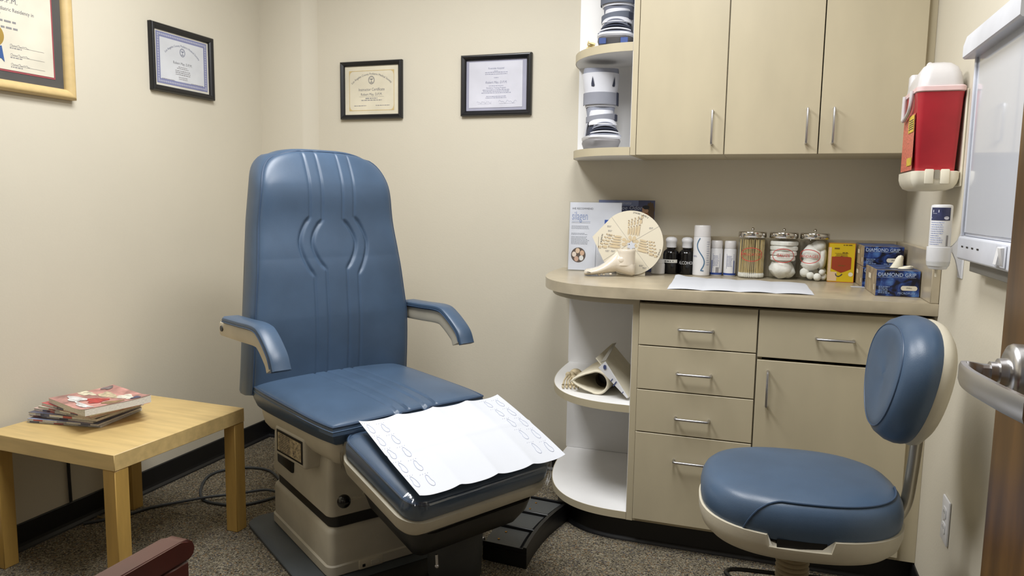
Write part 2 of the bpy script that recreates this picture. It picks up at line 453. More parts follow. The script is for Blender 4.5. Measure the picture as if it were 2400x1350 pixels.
def front(parent, name, x0, x1, z0, z1, y, th=0.018, o=(0, 0, 0)):
    return obj(name, xf(box(x0+g, x1-g, y, y+th, z0+g, z1-g, 0.0012, 1), T(-o[0], -o[1], -o[2])), LAM, parent, False)
def carcass(parent, x0, x1, y0, y1, z0, z1, o, name='carcass'):
    a = 0.016
    bm = join(box(x0, x0+a, y0, y1, z0, z1), box(x1-a, x1, y0, y1, z0, z1), box(x0+a, x1-a, y0, y1, z0, z0+a), box(x0+a, x1-a, y0, y1, z1-a, z1), box(x0+a, x1-a, y1-0.008, y1, z0+a, z1-a))
    return obj(name, xf(bm, T(-o[0], -o[1], -o[2])), LAM, parent, False)
# four-drawer unit
o3 = (-0.2, YB, 0.098)
t = thing('drawer_cabinet', 'maple laminate base cabinet with four drawers and steel bar pulls', 'cabinet', o3)
carcass(t, -0.3915, -0.0075, 2.4995, YB, 0.098, 0.872, o3)
for z0, z1, hz in ((0.728, 0.873, 0.792), (0.576, 0.728, 0.643), (0.427, 0.576, 0.490), (0.111, 0.427, 0.341)):
    d = front(t, 'drawer', -0.3905, -0.0075, z0, z1, YD, o=o3)
    h = pull(d, -0.255, hz, -0.146, hz, YD); h.data.transform(T(-o3[0], -o3[1], -o3[2]))
# drawer-over-door unit
o4 = (0.22, YB, 0.098)
t = thing('door_cabinet', 'maple laminate base cabinet with one drawer over a door, behind the stool', 'cabinet', o4)
carcass(t, -0.0070, 0.444, 2.4995, YB, 0.098, 0.872, o4)
d = front(t, 'drawer', -0.0065, 0.4435, 0.7165, 0.873, YD, o=o4)
h = pull(d, 0.168, 0.792, 0.275, 0.792, YD); h.data.transform(T(-o4[0], -o4[1], -o4[2]))
d = front(t, 'door', -0.0065, 0.4435, 0.111, 0.7105, YD, o=o4)
h = pull(d, 0.030, 0.674, 0.030, 0.562, YD); h.data.transform(T(-o4[0], -o4[1], -o4[2]))
obj('filler_strip', xf(box(0.4445, XR-0.0005, 2.499, 2.517, 0.098, 0.872), T(-o4[0], -o4[1], -o4[2])), LAM, t, False)

# worktop with rounded left end and upstands
o5 = (0, YB, 0.884)
t = thing('countertop', 'beige laminate worktop with a rounded left end over the base cabinets', 'countertop', o5)
pts = [(XR-0.0005, YB), (XR-0.0005, 2.455)] + end_curve(-0.40, YB, 0.432, 0.675, 2.8, 34)
obj('worktop', xf(prism(pts, 0.8845, 0.922, 0.002, 2), T(-o5[0], -o5[1], -o5[2])), LAMTOP, t)
obj('backsplash', xf(box(-0.47, XR-0.0245, 3.11, YB, 0.922, 1.077, 0.002, 1), T(-o5[0], -o5[1], -o5[2])), LAMTOP, t)
obj('side_splash', xf(box(XR-0.024, XR-0.0005, 2.456, YB, 0.922, 1.077, 0.002, 1), T(-o5[0], -o5[1], -o5[2])), LAMTOP, t)

# wall cabinets
YU, ZB, ZT = 2.79, 1.384, 2.34
o6 = (-0.31, YB, ZB)
t = thing('wall_cabinet', 'maple wall cabinet with a single door beside the open rounded shelves', 'cabinet', o6)
carcass(t, -0.4725, -0.157, YU+0.0195, YB, ZB, ZT, o6)
d = front(t, 'door', -0.4735, -0.1565, ZB-0.002, ZT, YU, o=o6)
h = pull(d, -0.200, 1.536, -0.200, 1.420, YU); h.data.transform(T(-o6[0], -o6[1], -o6[2]))
o7 = (0.155, YB, ZB)
t = thing('wall_cabinet', 'maple wall cabinet with a pair of doors next to the right wall', 'cabinet', o7)
carcass(t, -0.1565, 0.469, YU+0.0195, YB, ZB, ZT, o7)
for x0, x1, hx in ((-0.1565, 0.156, 0.1155), (0.156, 0.469, 0.1995)):
    d = front(t, 'door', x0, x1, ZB-0.002, ZT, YU, o=o7)
    h = pull(d, hx, 1.536, hx, 1.420, YU); h.data.transform(T(-o7[0], -o7[1], -o7[2]))
obj('filler_strip', xf(box(0.4695, XR-0.0005, YU+0.02, YU+0.038, ZB, ZT), T(-o7[0], -o7[1], -o7[2])), LAM, t, False)
o8 = (-0.494, YB, ZB)
t = thing('open_wall_shelf', 'open wall shelf unit with white back and curved maple-edged shelves', 'shelf unit', o8)
obj('side_panel', xf(box(-0.4945, -0.4745, YU+0.004, YB, ZB, ZT), T(-o8[0], -o8[1], -o8[2])), LAM, t, False)
obj('inner_lining', xf(box(-0.4960, -0.4946, YU+0.0065, YB-0.013, ZB+0.03, ZT), T(-o8[0], -o8[1], -o8[2])), WHITEM, t, False)
obj('back_panel', xf(box(-0.777, -0.496, YB-0.012, YB, ZB+0.03, ZT), T(-o8[0], -o8[1], -o8[2])), WHITEM, t, False)
for z0, z1 in ((ZB, ZB+0.029), (1.764, 1.794), (ZT-0.03, ZT)):
    sb = shelf_board(t, -0.4961, YB-0.0005, 0.282, 0.333, 2.2, z0, z1, -0.4961)
    sb.data.transform(T(-o8[0], -o8[1], -o8[2]))
    for ch in sb.children: ch.data.transform(T(-o8[0], -o8[1], -o8[2]))
# ------------------------------------------------------------------ podiatry chair (local x = forward, y = to the sitter's left)
CH = thing('podiatry_chair', 'large blue upholstered treatment chair with armrests and raised leg rest', 'chair', (-1.271, 2.189, 0), math.radians(-29))
B = T(-0.085, 0.025, 0) @ RZ(math.radians(-6))
obj('base_plate', xf(pillow(0.325, 0.315, 0.07, [(0.004, 0), (0, 0.002), (0, 0.010), (0.004, 0.013)], cx=-0.01), B), GREYP, CH)
obj('shaded_plate_front', xf(pillow(0.15, 0.20, 0.03, [(0.003, 0.0), (0, 0.002), (0, 0.009), (0.003, 0.011)], cx=0.43, cy=-0.02), B), BLACK, CH)  # front of the base plate, shadow under the leg rest painted in as black
obj('lower_housing', xf(pillow(0.272, 0.232, 0.03, [(0.004, 0.014), (0, 0.018), (0, 0.046), (0.006, 0.050), (0.006, 0.150), (0.009, 0.160), (0.018, 0.168), (0.03, 0.171)], 8), B), TAN, CH)
obj('bellows_gap', xf(pillow(0.255, 0.215, 0.03, [(0, 0.17), (0, 0.206)]), B), BLACK, CH)
obj('upper_housing', xf(pillow(0.270, 0.230, 0.03, [(0.03, 0.204), (0.012, 0.206), (0.004, 0.211), (0.002, 0.22), (0.008, 0.38), (0.014, 0.40), (0.03, 0.408)], 8), B), TAN, CH)
slot = box(-0.135, 0.012, -0.236, -0.222, 0.262, 0.312, 0.006, 2)
obj('vent_recess', xf(slot, B @ T(-0.05, 0, 0)), BLACK, CH)
sw = obj('switch_panel', xf(box(0.268, 0.276, -0.13, -0.045, 0.016, 0.049, 0.004, 2), B), TANL, CH)
obj('rocker_switch', xf(box(0.2755, 0.279, -0.09, -0.06, 0.024, 0.040, 0.001, 1), B), TAN, sw)
obj('jack_socket', xf(box(0.2755, 0.278, -0.119, -0.109, 0.024, 0.034, 0.001, 1), B), BLACK, sw)
br = obj('label_bracket', box(-0.135, 0.080, -0.268, -0.16, 0.352, 0.455, 0.012, 3), TAN, CH)
bp = obj('label_plate', xf(join(box(-0.115, 0.068, -0.0015, 0, -0.038, 0.038, 0.0006, 1)), T(0, -0.269, 0.406)), BLACK, br)
bm = prism([(-0.107, -0.031), (0.061, -0.031), (0.061, 0.030), (-0.105, 0.030)], 0, 0.0006); xf(bm, T(0, -0.2706, 0.406) @ RX(PI/2))
obj('label_face', bm, mat('label_tan', (176, 160, 128), 0.6, var=(90, 0.10)), br)
bm = bmesh.new(); para(bm, -0.055, 0.026, 0.085, 0.0025, 0.006, 10, align='C')
for k in range(26): qx, qz = random.random()*0.052, -0.026+random.random()*0.05; quad(bm, qx, qx+0.003, qz, qz+0.003)
obj('lettering', xf(bm, T(0, -0.2716, 0.406)), INK, br, False, fix=False)
kn = obj('knob_ball', xf(sphere(0.021, su=20, sv=12), B @ T(0.335, -0.205, 0.286)), BLACKG, CH)
obj('knob_rod', xf(tube([(0.335, -0.205, 0.286), (0.335, -0.14, 0.288), (0.27, -0.10, 0.285)], 0.006, 8), B), TANL, CH)

# seat
obj('seat_frame', pillow(0.272, 0.273, 0.05, [(0.10, 0.392), (0.06, 0.400), (0.03, 0.415), (0.012, 0.438), (0.004, 0.47), (0.002, 0.50), (0.006, 0.510)], 8, cx=0.005), TANL, CH)
def sgn(v): return -1 if v < 0 else 1
def groove(d, dep, wd): return -dep*math.exp(-(d/wd)**2)
SX0, SX1, SHY = -0.285, 0.300, 0.292
def seat_pt(a, b):
    # a across (0..1 right->left), b back->front
    u = 2*a-1; v = 2*b-1
    # squeeze samples toward the rim for a crisp roll-over
    uu = math.sin(u*PI/2)*0.35 + u*0.65; vv = math.sin(v*PI/2)*0.35 + v*0.65
    r = 0.16
    x = uu*math.sqrt(1 - r*vv*vv*vv*vv*0.5*abs(uu)); y = vv*math.sqrt(1 - r*uu*uu*uu*uu*0.5*abs(vv))
    px = (SX0+SX1)/2 + (SX1-SX0)/2*y; py = SHY*x
    roll = (max(0, 1-abs(uu)**9)*max(0, 1-abs(vv)**10))**0.5
    z = 0.553 + 0.014*roll + 0.018*(1-uu*uu)*(1-vv*vv*0.6) - 0.008*vv
    if vv > -0.9:
        fade = 1.0
        for gy in (-0.072, -0.028, 0.034, 0.078):
            q = py - gy
            z += groove(q, 0.0055 + 0.006*max(0, vv-0.75)*4, 0.0045)
    return (px, py, z)
bm = grid(seat_pt, 130, 60)
top = obj('seat_cushion', bm, BLUE, CH)
def rimloop(fn, n=40):
    out = [fn(i/n, 0) for i in range(n)] + [fn(1, i/n) for i in range(n)] + [fn(1-i/n, 1) for i in range(n)] + [fn(0, 1-i/n) for i in range(n)]
    return out
rim = rimloop(seat_pt)
cxs = (SX0+SX1)/2
def sc(p, k, dz, zabs=None):
    return (cxs+(p[0]-cxs)*k, p[1]*k, (p[2]+dz) if zabs is None else zabs)
bm = loft([[sc(p, 1.0, 0.001) for p in rim], [sc(p, 1.012, -0.012) for p in rim], [sc(p, 1.014, -0.026) for p in rim], [sc(p, 0.995, 0, 0.514) for p in rim], [sc(p, 0.965, 0, 0.490) for p in rim], [sc(p, 0.92, 0, 0.482) for p in rim]], False, True)
side = obj('seat_border', bm, BLUE, top)
obj('piping', tube([sc(p, 1.004, 0.0005) for p in rim], 0.0042, 6, True), BLUED, top)
st = tube([sc(p, 1.0145, -0.013) for p in rim], 0.0011, 4, True)
obj('stitching', st, mat('blue_thread', (96, 122, 156), 0.7), top)

# backrest: face is a function of height z and half-width fraction
BZ0, BZ1, BU = 0.535, 1.372, 0.022
def bx(z):
    t = (z-BZ0)/(BZ1-BZ0)
    return -0.232 + 0.016*math.sin(PI*min(1, t/0.55)) - 0.085*max(0, t-0.30)**1.2 - 0.30*max(0, t-0.86)**1.5 + 0.012*math.exp(-((z-0.985)/0.10)**2) + 0.016*math.exp(-((z-1.235)/0.085)**2)
def bhw(z):
    t = (z-BZ0)/(BZ1-BZ0)
    w = 0.312 - 0.026*t - 0.048*max(0, t-0.28)/0.72
    r = max(0.0, (t-0.81)/0.19)
    return w*(1 - 0.30*(1-math.sqrt(max(0.0, 1-r**3))))
def bulge(z, outer):
    zc = 1.045
    d = (z-zc)/((0.096 if z > zc else 0.116) if outer else (0.086 if z > zc else 0.094))
    return 0.045*(1-abs(d)**1.75) if abs(d) < 1 else 0.0
def back_pt(a, b):
    u = 2*a-1
    t = 1-(1-b)**1.25 if b > 0.5 else b*(1-0.5**1.25)/0.5
    z = BZ0 + (BZ1-BZ0)*t
    # top edge arches down toward the corners
    zz = z - 0.020*abs(u)**4*max(0, (t-0.7)/0.3)**2
    w = bhw(z); y = u*w
    e = (max(0, 1-abs(u)**10)*max(0, 1-max(0, t*2-1)**14))**0.5
    x = bx(z) + 0.020*e + 0.012*(1-u*u) - 0.03 + 0.008*abs(u)**3
    for g0 in (0.041, 0.088):
        bl = bulge(z, g0 > 0.05); sl = (bulge(z+0.002, g0 > 0.05)-bulge(z-0.002, g0 > 0.05))/0.004
        q = (abs(y) - (g0 + bl))/math.sqrt(1+sl*sl)
        k = min(1.0, bl/0.012)
        x += groove(q, 0.0034 + 0.0040*k, 0.0050 + 0.0016*k)
    return (x, BU + y, zz)
bk = obj('backrest', grid(back_pt, 210, 220), BLUE, CH)
n = 44
brim = [back_pt(0, i/n) for i in range(n)] + [back_pt(i/n, 1) for i in range(n)] + [back_pt(1, 1-i/n) for i in range(n)] + [back_pt(1-i/n, 0) for i in range(n)]
def bs(p, k, dx):
    cz = 0.93
    return (p[0]+dx, BU + (p[1]-BU)*k, cz + (p[2]-cz)*(1+(k-1)*0.6))
obj('backrest_border', loft([[bs(p, 1.0, 0) for p in brim], [bs(p, 1.022, -0.008) for p in brim], [bs(p, 1.040, -0.035) for p in brim], [bs(p, 1.040, -0.075) for p in brim], [bs(p, 1.02, -0.10) for p in brim]], False, True), BLUE, bk)
obj('piping', tube([bs(p, 1.004, -0.0005) for p in brim], 0.0036, 6, True), BLUED, bk)
obj('back_shell', loft([[bs(p, 0.99, -0.098) for p in brim], [bs(p, 0.985, -0.118) for p in brim], [bs(p, 0.95, -0.135) for p in brim], [bs(p, 0.86, -0.142) for p in brim]], False, True), TANL, bk)
obj('back_hinge', box(-0.345, -0.24, -0.20, 0.22, 0.40, 0.54, 0.02, 2), TAN, CH)

# armrests: a taupe arm with a padded top, cranked down at the front
def arm(cy, x0, x1, x2, lab):
    z0, z1, z2 = 0.782, 0.786, 0.690
    P = smooth_path([(x0, cy, z0), (x0+(x1-x0)*0.5, cy, (z0+z1)/2), (x1-0.035, cy, z1), (x1+0.012, cy, z1-0.014), (x2-0.02, cy, z2+0.034), (x2, cy, z2)], 6)
    def sweep(hw, zt, zb, rr, k0=0, k1=None, ext=0.0):
        rings = []
        PP = P[k0:k1]
        for i, p in enumerate(PP):
            t = (PP[min(i+1, len(PP)-1)] - PP[max(i-1, 0)]).normalized(); up = Vector((0, 1, 0)).cross(t) * -1
            if up.z < 0: up = -up
            q = p + (t*ext*(1 if i == len(PP)-1 else 0))
            rings.append([q + Vector((0, y, 0)) + up*z for y, z in ((hw, zb+rr), (hw, zt-rr), (hw*0.93, zt-rr*0.35), (hw*0.72, zt), (-hw*0.72, zt), (-hw*0.93, zt-rr*0.35), (-hw, zt-rr), (-hw, zb+rr), (-hw*0.85, zb), (hw*0.85, zb))])
        bmx = loft(rings)
        ed = [e for e in bmx.edges if all(abs((v.co-P[-1]).length) < 0.08 for v in e.verts)]
        return bmx
    a = obj('armrest', sweep(0.024, 0.004, -0.044, 0.008), TANL, CH)
    a['label'] = lab
    pd = obj('arm_pad', sweep(0.032, 0.026, 0.003, 0.014, 2, None, 0.012), BLUE, a)
    # stitched edge along both sides of the pad
    for s in (1, -1):
        pts = []
        PP = P[2:]
        for i, p in enumerate(PP):
            t = (PP[min(i+1, len(PP)-1)] - PP[max(i-1, 0)]).normalized(); up = Vector((0, 1, 0)).cross(t) * -1
            if up.z < 0: up = -up
            pts.append(p + Vector((0, s*0.0318, 0)) + up*0.009)
        obj('piping', tube(pts, 0.0024, 6), BLUED, a)
    obj('pivot_cap', xf(lathe([(0.010, 0), (0.010, 0.003)], 16), T(x0+0.02, cy-0.0242, z0-0.018) @ RX(PI/2)), GREYD, a)
    return a
arm(-0.345, -0.325, -0.015, 0.075, 'armrest on the side nearest the table')
arm(0.372, -0.325, -0.03, 0.070, 'armrest on the side nearest the cabinets')

# leg rest: frame local x from 0 (hinge) to 0.38, tilted down toward the foot
LRM = T(0.292, 0.0, 0.522) @ RY(math.radians(15.5))
obj('leg_rest_frame', xf(pillow(0.198, 0.268, 0.07, [(0.06, -0.128), (0.03, -0.122), (0.012, -0.105), (0.002, -0.08), (0, -0.062)], 8, cx=0.19, cy=0.004), LRM), TANL, CH)
lc = obj('leg_rest_cushion', xf(pillow(0.194, 0.262, 0.055, [(0.01, -0.064), (0.002, -0.05), (0, -0.03), (0.002, -0.014), (0.006, -0.006), (0.016, 0.001), (0.035, 0.007), (0.07, 0.012), (0.12, 0.015), (0.165, 0.016)], 8, cx=0.19, cy=0.004), LRM), BLUE, CH)
obj('piping', xf(tube([(x, y, -0.007) for x, y in rrect(0.190, 0.258, 0.052, 8, 0.19, 0.004)], 0.004, 6, True), LRM), BLUED, lc)
# clear plastic cover stretched over the cushion, gathered and wrinkled at the sides
rngc = random.Random(4)
rings = []
prof = [(-0.006, -0.088), (-0.007, -0.080), (-0.0085, -0.066), (-0.009, -0.045), (-0.007, -0.020), (-0.003, -0.004), (0.012, 0.007), (0.035, 0.013), (0.07, 0.018), (0.12, 0.021), (0.165, 0.022)]
NP = 30
for k, (ins, z) in enumerate(prof):
    pts = rrect(0.194-ins, 0.262-ins, max(0.055-ins, 0.01), NP, 0.19, 0.004)
    amp = 0.0045*(1 if k < 6 else 0.35 if k < 8 else 0.1)
    ring = []
    for i, (x, y) in enumerate(pts):
        wv = math.sin(i*0.9+k*0.8)*0.5 + math.sin(i*0.37-k*1.3) + 0.4*math.sin(i*2.1+k)
        dx, dy = x-0.19, y; L = math.hypot(dx, dy) or 1
        ring.append((x+dx/L*amp*(wv*0.5+0.5), y+dy/L*amp*(wv*0.5+0.5), z + (0.004*math.sin(i*0.55) if k == 0 else 0)))
    rings.append(ring)
FILM = glass_mat('clear_vinyl_film', (0.95, 0.955, 0.96), 0.05, 0.10, 1.4)
obj('plastic_cover', xf(loft(rings, False, True), LRM), FILM, CH)

# dark drawer and drain bowl slung under the leg rest
obj('basin_drawer', xf(pillow(0.168, 0.222, 0.06, [(0.085, -0.240), (0.065, -0.237), (0.032, -0.214), (0.006, -0.160), (0, -0.118)], 8, cx=0.208, cy=0.008), LRM), BLACK, CH)
obj('drain_drum', lathe([(0.080, 0.004), (0.086, 0.014), (0.090, 0.12), (0.088, 0.25)], 32, cx=0.375, cy=0.100), GREYD, CH)
obj('drawer_latch', join(tube([(0.588, -0.13, 0.225), (0.590, -0.13, 0.196)], 0.004, 8), sphere(0.006, 0.590, -0.13, 0.192)), STEEL, CH)

# printed paper drape over the leg rest
DR = thing('paper_drape', 'white paper sheet printed with foot outlines, draped over the leg rest', 'paper', (-1.271, 2.189, 0), math.radians(-29))
c00, c10, c01, c11 = Vector((0.318, -0.214, 0.548)), Vector((0.345, 0.300, 0.548)), Vector((0.678, -0.250, 0.444)), Vector((0.705, 0.262, 0.441))
c11 = Vector((0.700, 0.262, 0.444)); 
def drape(a, b):
    p = c00*(1-a)*(1-b) + c10*a*(1-b) + c01*(1-a)*b + c11*a*b
    fold = 0.0075*(1-abs(math.sin(a*4*PI)))**1.6*(0.35+1.3*abs(b-0.5))
    crown = (0.012*math.sin(PI*a)+0.014*a*a)*math.sin(PI*min(1, max(0, b)))
    edge = 0.010*(max(0, a-0.82)/0.18)**2*math.sin(b*PI)
    side = 0.0
    mid = 0.003*math.exp(-((b-0.5)/0.02)**2)
    return (p.x, p.y, p.z + 0.004 + fold + crown + mid - side - edge*0.5)
def drape_pt(a, b, off=0.0012):
    p = drape(a, b); return (p[0], p[1], p[2]+off)
obj('sheet', thick(grid(drape, 70, 40), 0.0006), PAPER, DR)
def foot_outline(flip):
    pts = []
    for t in range(20):
        a = 2*PI*t/20; y = math.sin(a); x = math.cos(a)
        wd = 0.36 + 0.10*y - 0.16*math.exp(-((y+0.15)/0.35)**2)*(1 if x*flip > 0 else 0)
        pts.append((x*wd, y))
    return pts
def on_sheet(pts2, wd, bm):
    path = [drape_pt(a, b) for a, b in pts2]
    return join(bm, tube(path, wd, 4))
for col in (0.07, 0.90):
    for row in range(5):
        for s in (0, 1):
            ca = col + s*0.085 - 0.035; cb = 0.12 + row*0.18 + (0.02 if s else 0)
            pts = [(ca + x*0.045, cb + y*0.062) for x, y in foot_outline(1 if s else -1)]
            obj('foot_outline', tube([drape_pt(a, b) for a, b in pts], 0.0008, 4, True), PRINTG, DR)
            cap = bmesh.new()
            for q in range(4):
                cap = on_sheet([(ca-0.03+q*0.015, cb-0.075), (ca-0.025+q*0.015, cb-0.082)], 0.0006, cap)
            o = obj('caption_strokes', cap, PRINTG, DR); o['kind'] = 'stuff'
# ------------------------------------------------------------------ low birch table and its magazines
TB = thing('side_table', 'low square birch-veneer table with thick square legs by the left wall', 'table', (-2.031, 1.886, 0), math.radians(-1.8))
obj('tabletop', box(-0.275, 0.275, -0.275, 0.275, 0.400, 0.450, 0.0015, 1), BIRCH, TB)
for sx in (-1, 1):
    for sy in (-1, 1):
        x, y = sx*0.2495, sy*0.2495
        obj('leg', box(x-0.0245, x+0.0245, y-0.0245, y+0.0245, 0.0, 0.3995, 0.002, 1), BIRCHL, TB)
PAGES = mat('magazine_pages', (222, 220, 214), 0.8, var=(120, 0.10), stretch=(1, 1, 30))
mags = [  # thickness, rotation deg, dx, dy, cover colour, label
    (0.0065, 10, 0.000, 0.000, (214, 215, 218), 'bottom magazine of the table pile, thin with a pale cover'),
    (0.0060, 8, 0.006, -0.004, (150, 158, 184), 'magazine with a pale blue cover edge, second from the bottom of the table pile'),
    (0.0075, 3, -0.004, 0.006, (188, 150, 150), 'magazine with a pale red cover edge, third from the bottom of the table pile'),
    (0.0085, 5, 0.008, 0.000, (92, 94, 112), 'magazine with a dark navy cover edge, fourth from the bottom of the table pile'),
    (0.0070, -2, 0.016, 0.004, (218, 190, 180), 'magazine with a pale pink cover, fifth from the bottom of the table pile'),
    (0.0065, -6, 0.036, 0.000, (196, 192, 176), 'magazine with a cream cover, sixth from the bottom of the table pile'),
    (0.0080, -10, 0.052, -0.004, (204, 96, 98), 'magazine with a coral red cover, second from the top of the table pile'),
    (0.0150, -18, 0.086, -0.018, (200, 146, 138), 'thick magazine with a red illustrated cover on top of the table pile'),
]
z = 0.4504
mags = [(a*1.12,)+tuple(r) for a, *r in mags]
for k, (th, a, dx, dy, col, lab) in enumerate(mags):
    m = thing('magazine', lab, 'magazine', (-2.172+dx, 1.868+dy, z), math.radians(a), 'magazines piled on the side table')
    hx, hy = 0.136 - 0.002*(k % 3), 0.104 + 0.002*(k % 2)
    warp = 0.0 if k < 7 else 0.008
    cm = mat('magazine_cover_%s' % 'abcdefgh'[k], col, 0.35, var=(24, 0.12))
    if k < 7:
        obj('pages', box(-hx+0.001, hx-0.001, -hy+0.0012, hy-0.001, 0.0006, th-0.0006), PAGES, m, False)
        obj('cover', join(box(-hx, hx, -hy, hy, th-0.0006, th), box(-hx, hx, -hy, hy, 0, 0.0006)), cm, m, False)
        for q in range(3):
            x0 = -hx + 0.01 + (q*0.09 + 0.013*k) % 0.2
            obj('spine_print', box(x0, x0+0.035, -hy+0.0004, -hy+0.0011, 0.0012, th-0.0012), mat('spine_ink_%s' % 'abc'[(q+k) % 3], ((92, 96, 120), (176, 92, 92), (150, 150, 156))[(q+k) % 3], 0.5), m, False)
    else:
        def curl(x, y, zz): return zz + (0.010*max(0, (x-0.05)/0.09)**2 + 0.006*max(0, (y-0.02)/0.09)**2)*(0.35+0.65*zz/0.015)
        bm = box(-hx+0.001, hx-0.001, -hy+0.001, hy-0.001, 0.0006, th-0.0006)
        bmesh.ops.subdivide_edges(bm, edges=bm.edges[:], cuts=7, use_grid_fill=True)
        for v in bm.verts: v.co.z = curl(v.co.x, v.co.y, v.co.z)
        obj('pages', bm, PAGES, m, False)
        gfn = lambda x0, x1, y0, y1, off, n=10: grid(lambda u, v: (x0+(x1-x0)*u, y0+(y1-y0)*v, curl(x0+(x1-x0)*u, y0+(y1-y0)*v, th)+off), n, n)
        obj('cover', gfn(-hx, hx, -hy, hy, 0.0003), cm, m)
        art = [((-0.10, 0.0), 0.050, 0.020, (226, 216, 190)), ((-0.02, 0.035), 0.055, 0.022, (206, 190, 158)), ((0.055, 0.060), 0.045, 0.020, (230, 224, 208)), ((0.09, 0.0), 0.035, 0.030, (150, 120, 80)), ((0.02, -0.02), 0.040, 0.030, (190, 52, 54)), ((-0.05, -0.055), 0.050, 0.022, (236, 234, 232)), ((0.05, -0.075), 0.06, 0.012, (232, 230, 230)), ((0.10, 0.07), 0.022, 0.016, (60, 70, 110)), ((-0.11, 0.075), 0.02, 0.02, (120, 110, 112))]
        for q, ((cx, cy), rx, ry, c) in enumerate(art):
            bm = bmesh.new(); pts = []
            for t in range(18):
                an = 2*PI*t/18; rr = 1 + 0.22*math.sin(3*an+q) + 0.12*math.sin(5*an+2*q)
                x, y = cx+rx*rr*math.cos(an)*0.9, cy+ry*rr*math.sin(an)
                x = max(-hx+0.002, min(hx-0.002, x)); y = max(-hy+0.002, min(hy-0.002, y))
                pts.append(bm.verts.new((x, y, curl(x, y, th)+0.0012+q*0.0001)))
            c0 = bm.verts.new((cx, cy, curl(cx, cy, th)+0.0012+q*0.0001))
            for t in range(18): bm.faces.new((c0, pts[t], pts[(t+1) % 18]))
            obj('cover_picture', bm, mat('cover_ink_%s' % 'abcdefghi'[q], c, 0.35, var=(60, 0.12)), m)
    z += th + 0.0004

# ------------------------------------------------------------------ cords
CORD = mat('grey_cord', (52, 56, 60), 0.5)
P = smooth_path([(-1.70, 2.42, 0.05), (-1.80, 2.415, 0.012), (-1.849, 2.345, 0.006), (-1.90, 2.29, 0.006), (-1.98, 2.275, 0.006), (-2.06, 2.285, 0.006), (-2.142, 2.359, 0.006), (-2.225, 2.50, 0.006), (-2.20, 2.60, 0.006), (-2.12, 2.65, 0.006), (-2.02, 2.645, 0.007), (-1.90, 2.56, 0.010), (-1.80, 2.49, 0.014), (-1.82, 2.44, 0.017), (-1.886, 2.43, 0.019), (-1.96, 2.36, 0.018), (-2.043, 2.294, 0.018), (-2.127, 2.228, 0.010), (-2.20, 2.15, 0.006), (-2.223, 2.089, 0.006), (-2.255, 2.03, 0.006), (-2.29, 1.985, 0.006), (-2.315, 1.955, 0.006)], 6)
tag(obj('power_cord', tube(P, 0.0055, 8), CORD), 'grey power cord looping over the carpet from the treatment chair', 'cord')
tag(obj('hanging_cord', tube([(-2.338, 1.926, 0.36), (-2.338, 1.927, 0.20), (-2.337, 1.928, 0.096)], 0.0055, 8), BLACK), 'black cord hanging down the left wall behind the birch table', 'cord')
tag(obj('loose_cable', tube(smooth_path([(-2.318, 2.02, 0.006), (-2.27, 2.015, 0.006), (-2.235, 2.035, 0.005), (-2.20, 2.07, 0.005)], 5), 0.004, 8), mat('tan_cable', (120, 104, 72), 0.6)), 'short tan cable end on the carpet under the birch table', 'cable')

# ------------------------------------------------------------------ mahogany armchairs by the door (mostly out of the picture)
SEATF = mat('burgundy_fabric', (92, 44, 50), 0.9, bump=(300, 0.3))
def armchair(lab, loc, rz):
    a = thing('armchair', lab, 'chair', loc, rz, 'mahogany armchairs along the door wall')
    for s in (-1, 1):
        x = s*0.272
        prof = [(-0.26, 0.624), (-0.26, 0.655), (0.235, 0.661), (0.252, 0.659), (0.262, 0.651), (0.266, 0.641), (0.263, 0.631), (0.255, 0.625)]
        bm = loft([[(x-0.0200, y, zz) for y, zz in prof], [(x+0.0200, y, zz) for y, zz in prof]])
        bmesh.ops.bevel(bm, geom=[e for e in bm.edges if abs(e.verts[0].co.x-e.verts[1].co.x) < 1e-6], offset=0.004, segments=2, affect='EDGES')
        obj('arm', bm, MAROON, a)
        obj('leg', box(x-0.019, x+0.019, 0.200, 0.252, 0, 0.6245, 0.003, 1), MAROON, a)
        obj('leg', box(x-0.017, x+0.017, -0.265, -0.222, 0, 0.88, 0.003, 1), MAROON, a)
        obj('side_rail', box(x-0.012, x+0.012, -0.222, 0.205, 0.36, 0.41, 0.003, 1), MAROON, a)
        for y in (-0.09, 0.07):
            obj('arm_slat', box(x-0.008, x+0.008, y-0.014, y+0.014, 0.41, 0.6245, 0.002, 1), MAROON, a)
    obj('seat', pillow(0.25, 0.235, 0.03, [(0.01, 0.40), (0, 0.41), (0, 0.445), (0.012, 0.465), (0.05, 0.475)], 5), SEATF, a)
    obj('backrest', xf(pillow(0.25, 0.03, 0.02, [(0.01, 0), (0, 0.01), (0, 0.30), (0.01, 0.31)], 5), T(0, -0.243, 0.55)), SEATF, a)
    obj('front_rail', box(-0.255, 0.255, 0.212, 0.236, 0.345, 0.40, 0.003, 1), MAROON, a)
    return a
armchair('mahogany armchair with its flat arm reaching toward the birch table', (-0.598, 0.642, 0), math.radians(-1.5))
armchair('mahogany armchair of which just an arm tip shows, before the table', (-1.345, 0.482, 0), math.radians(-1))

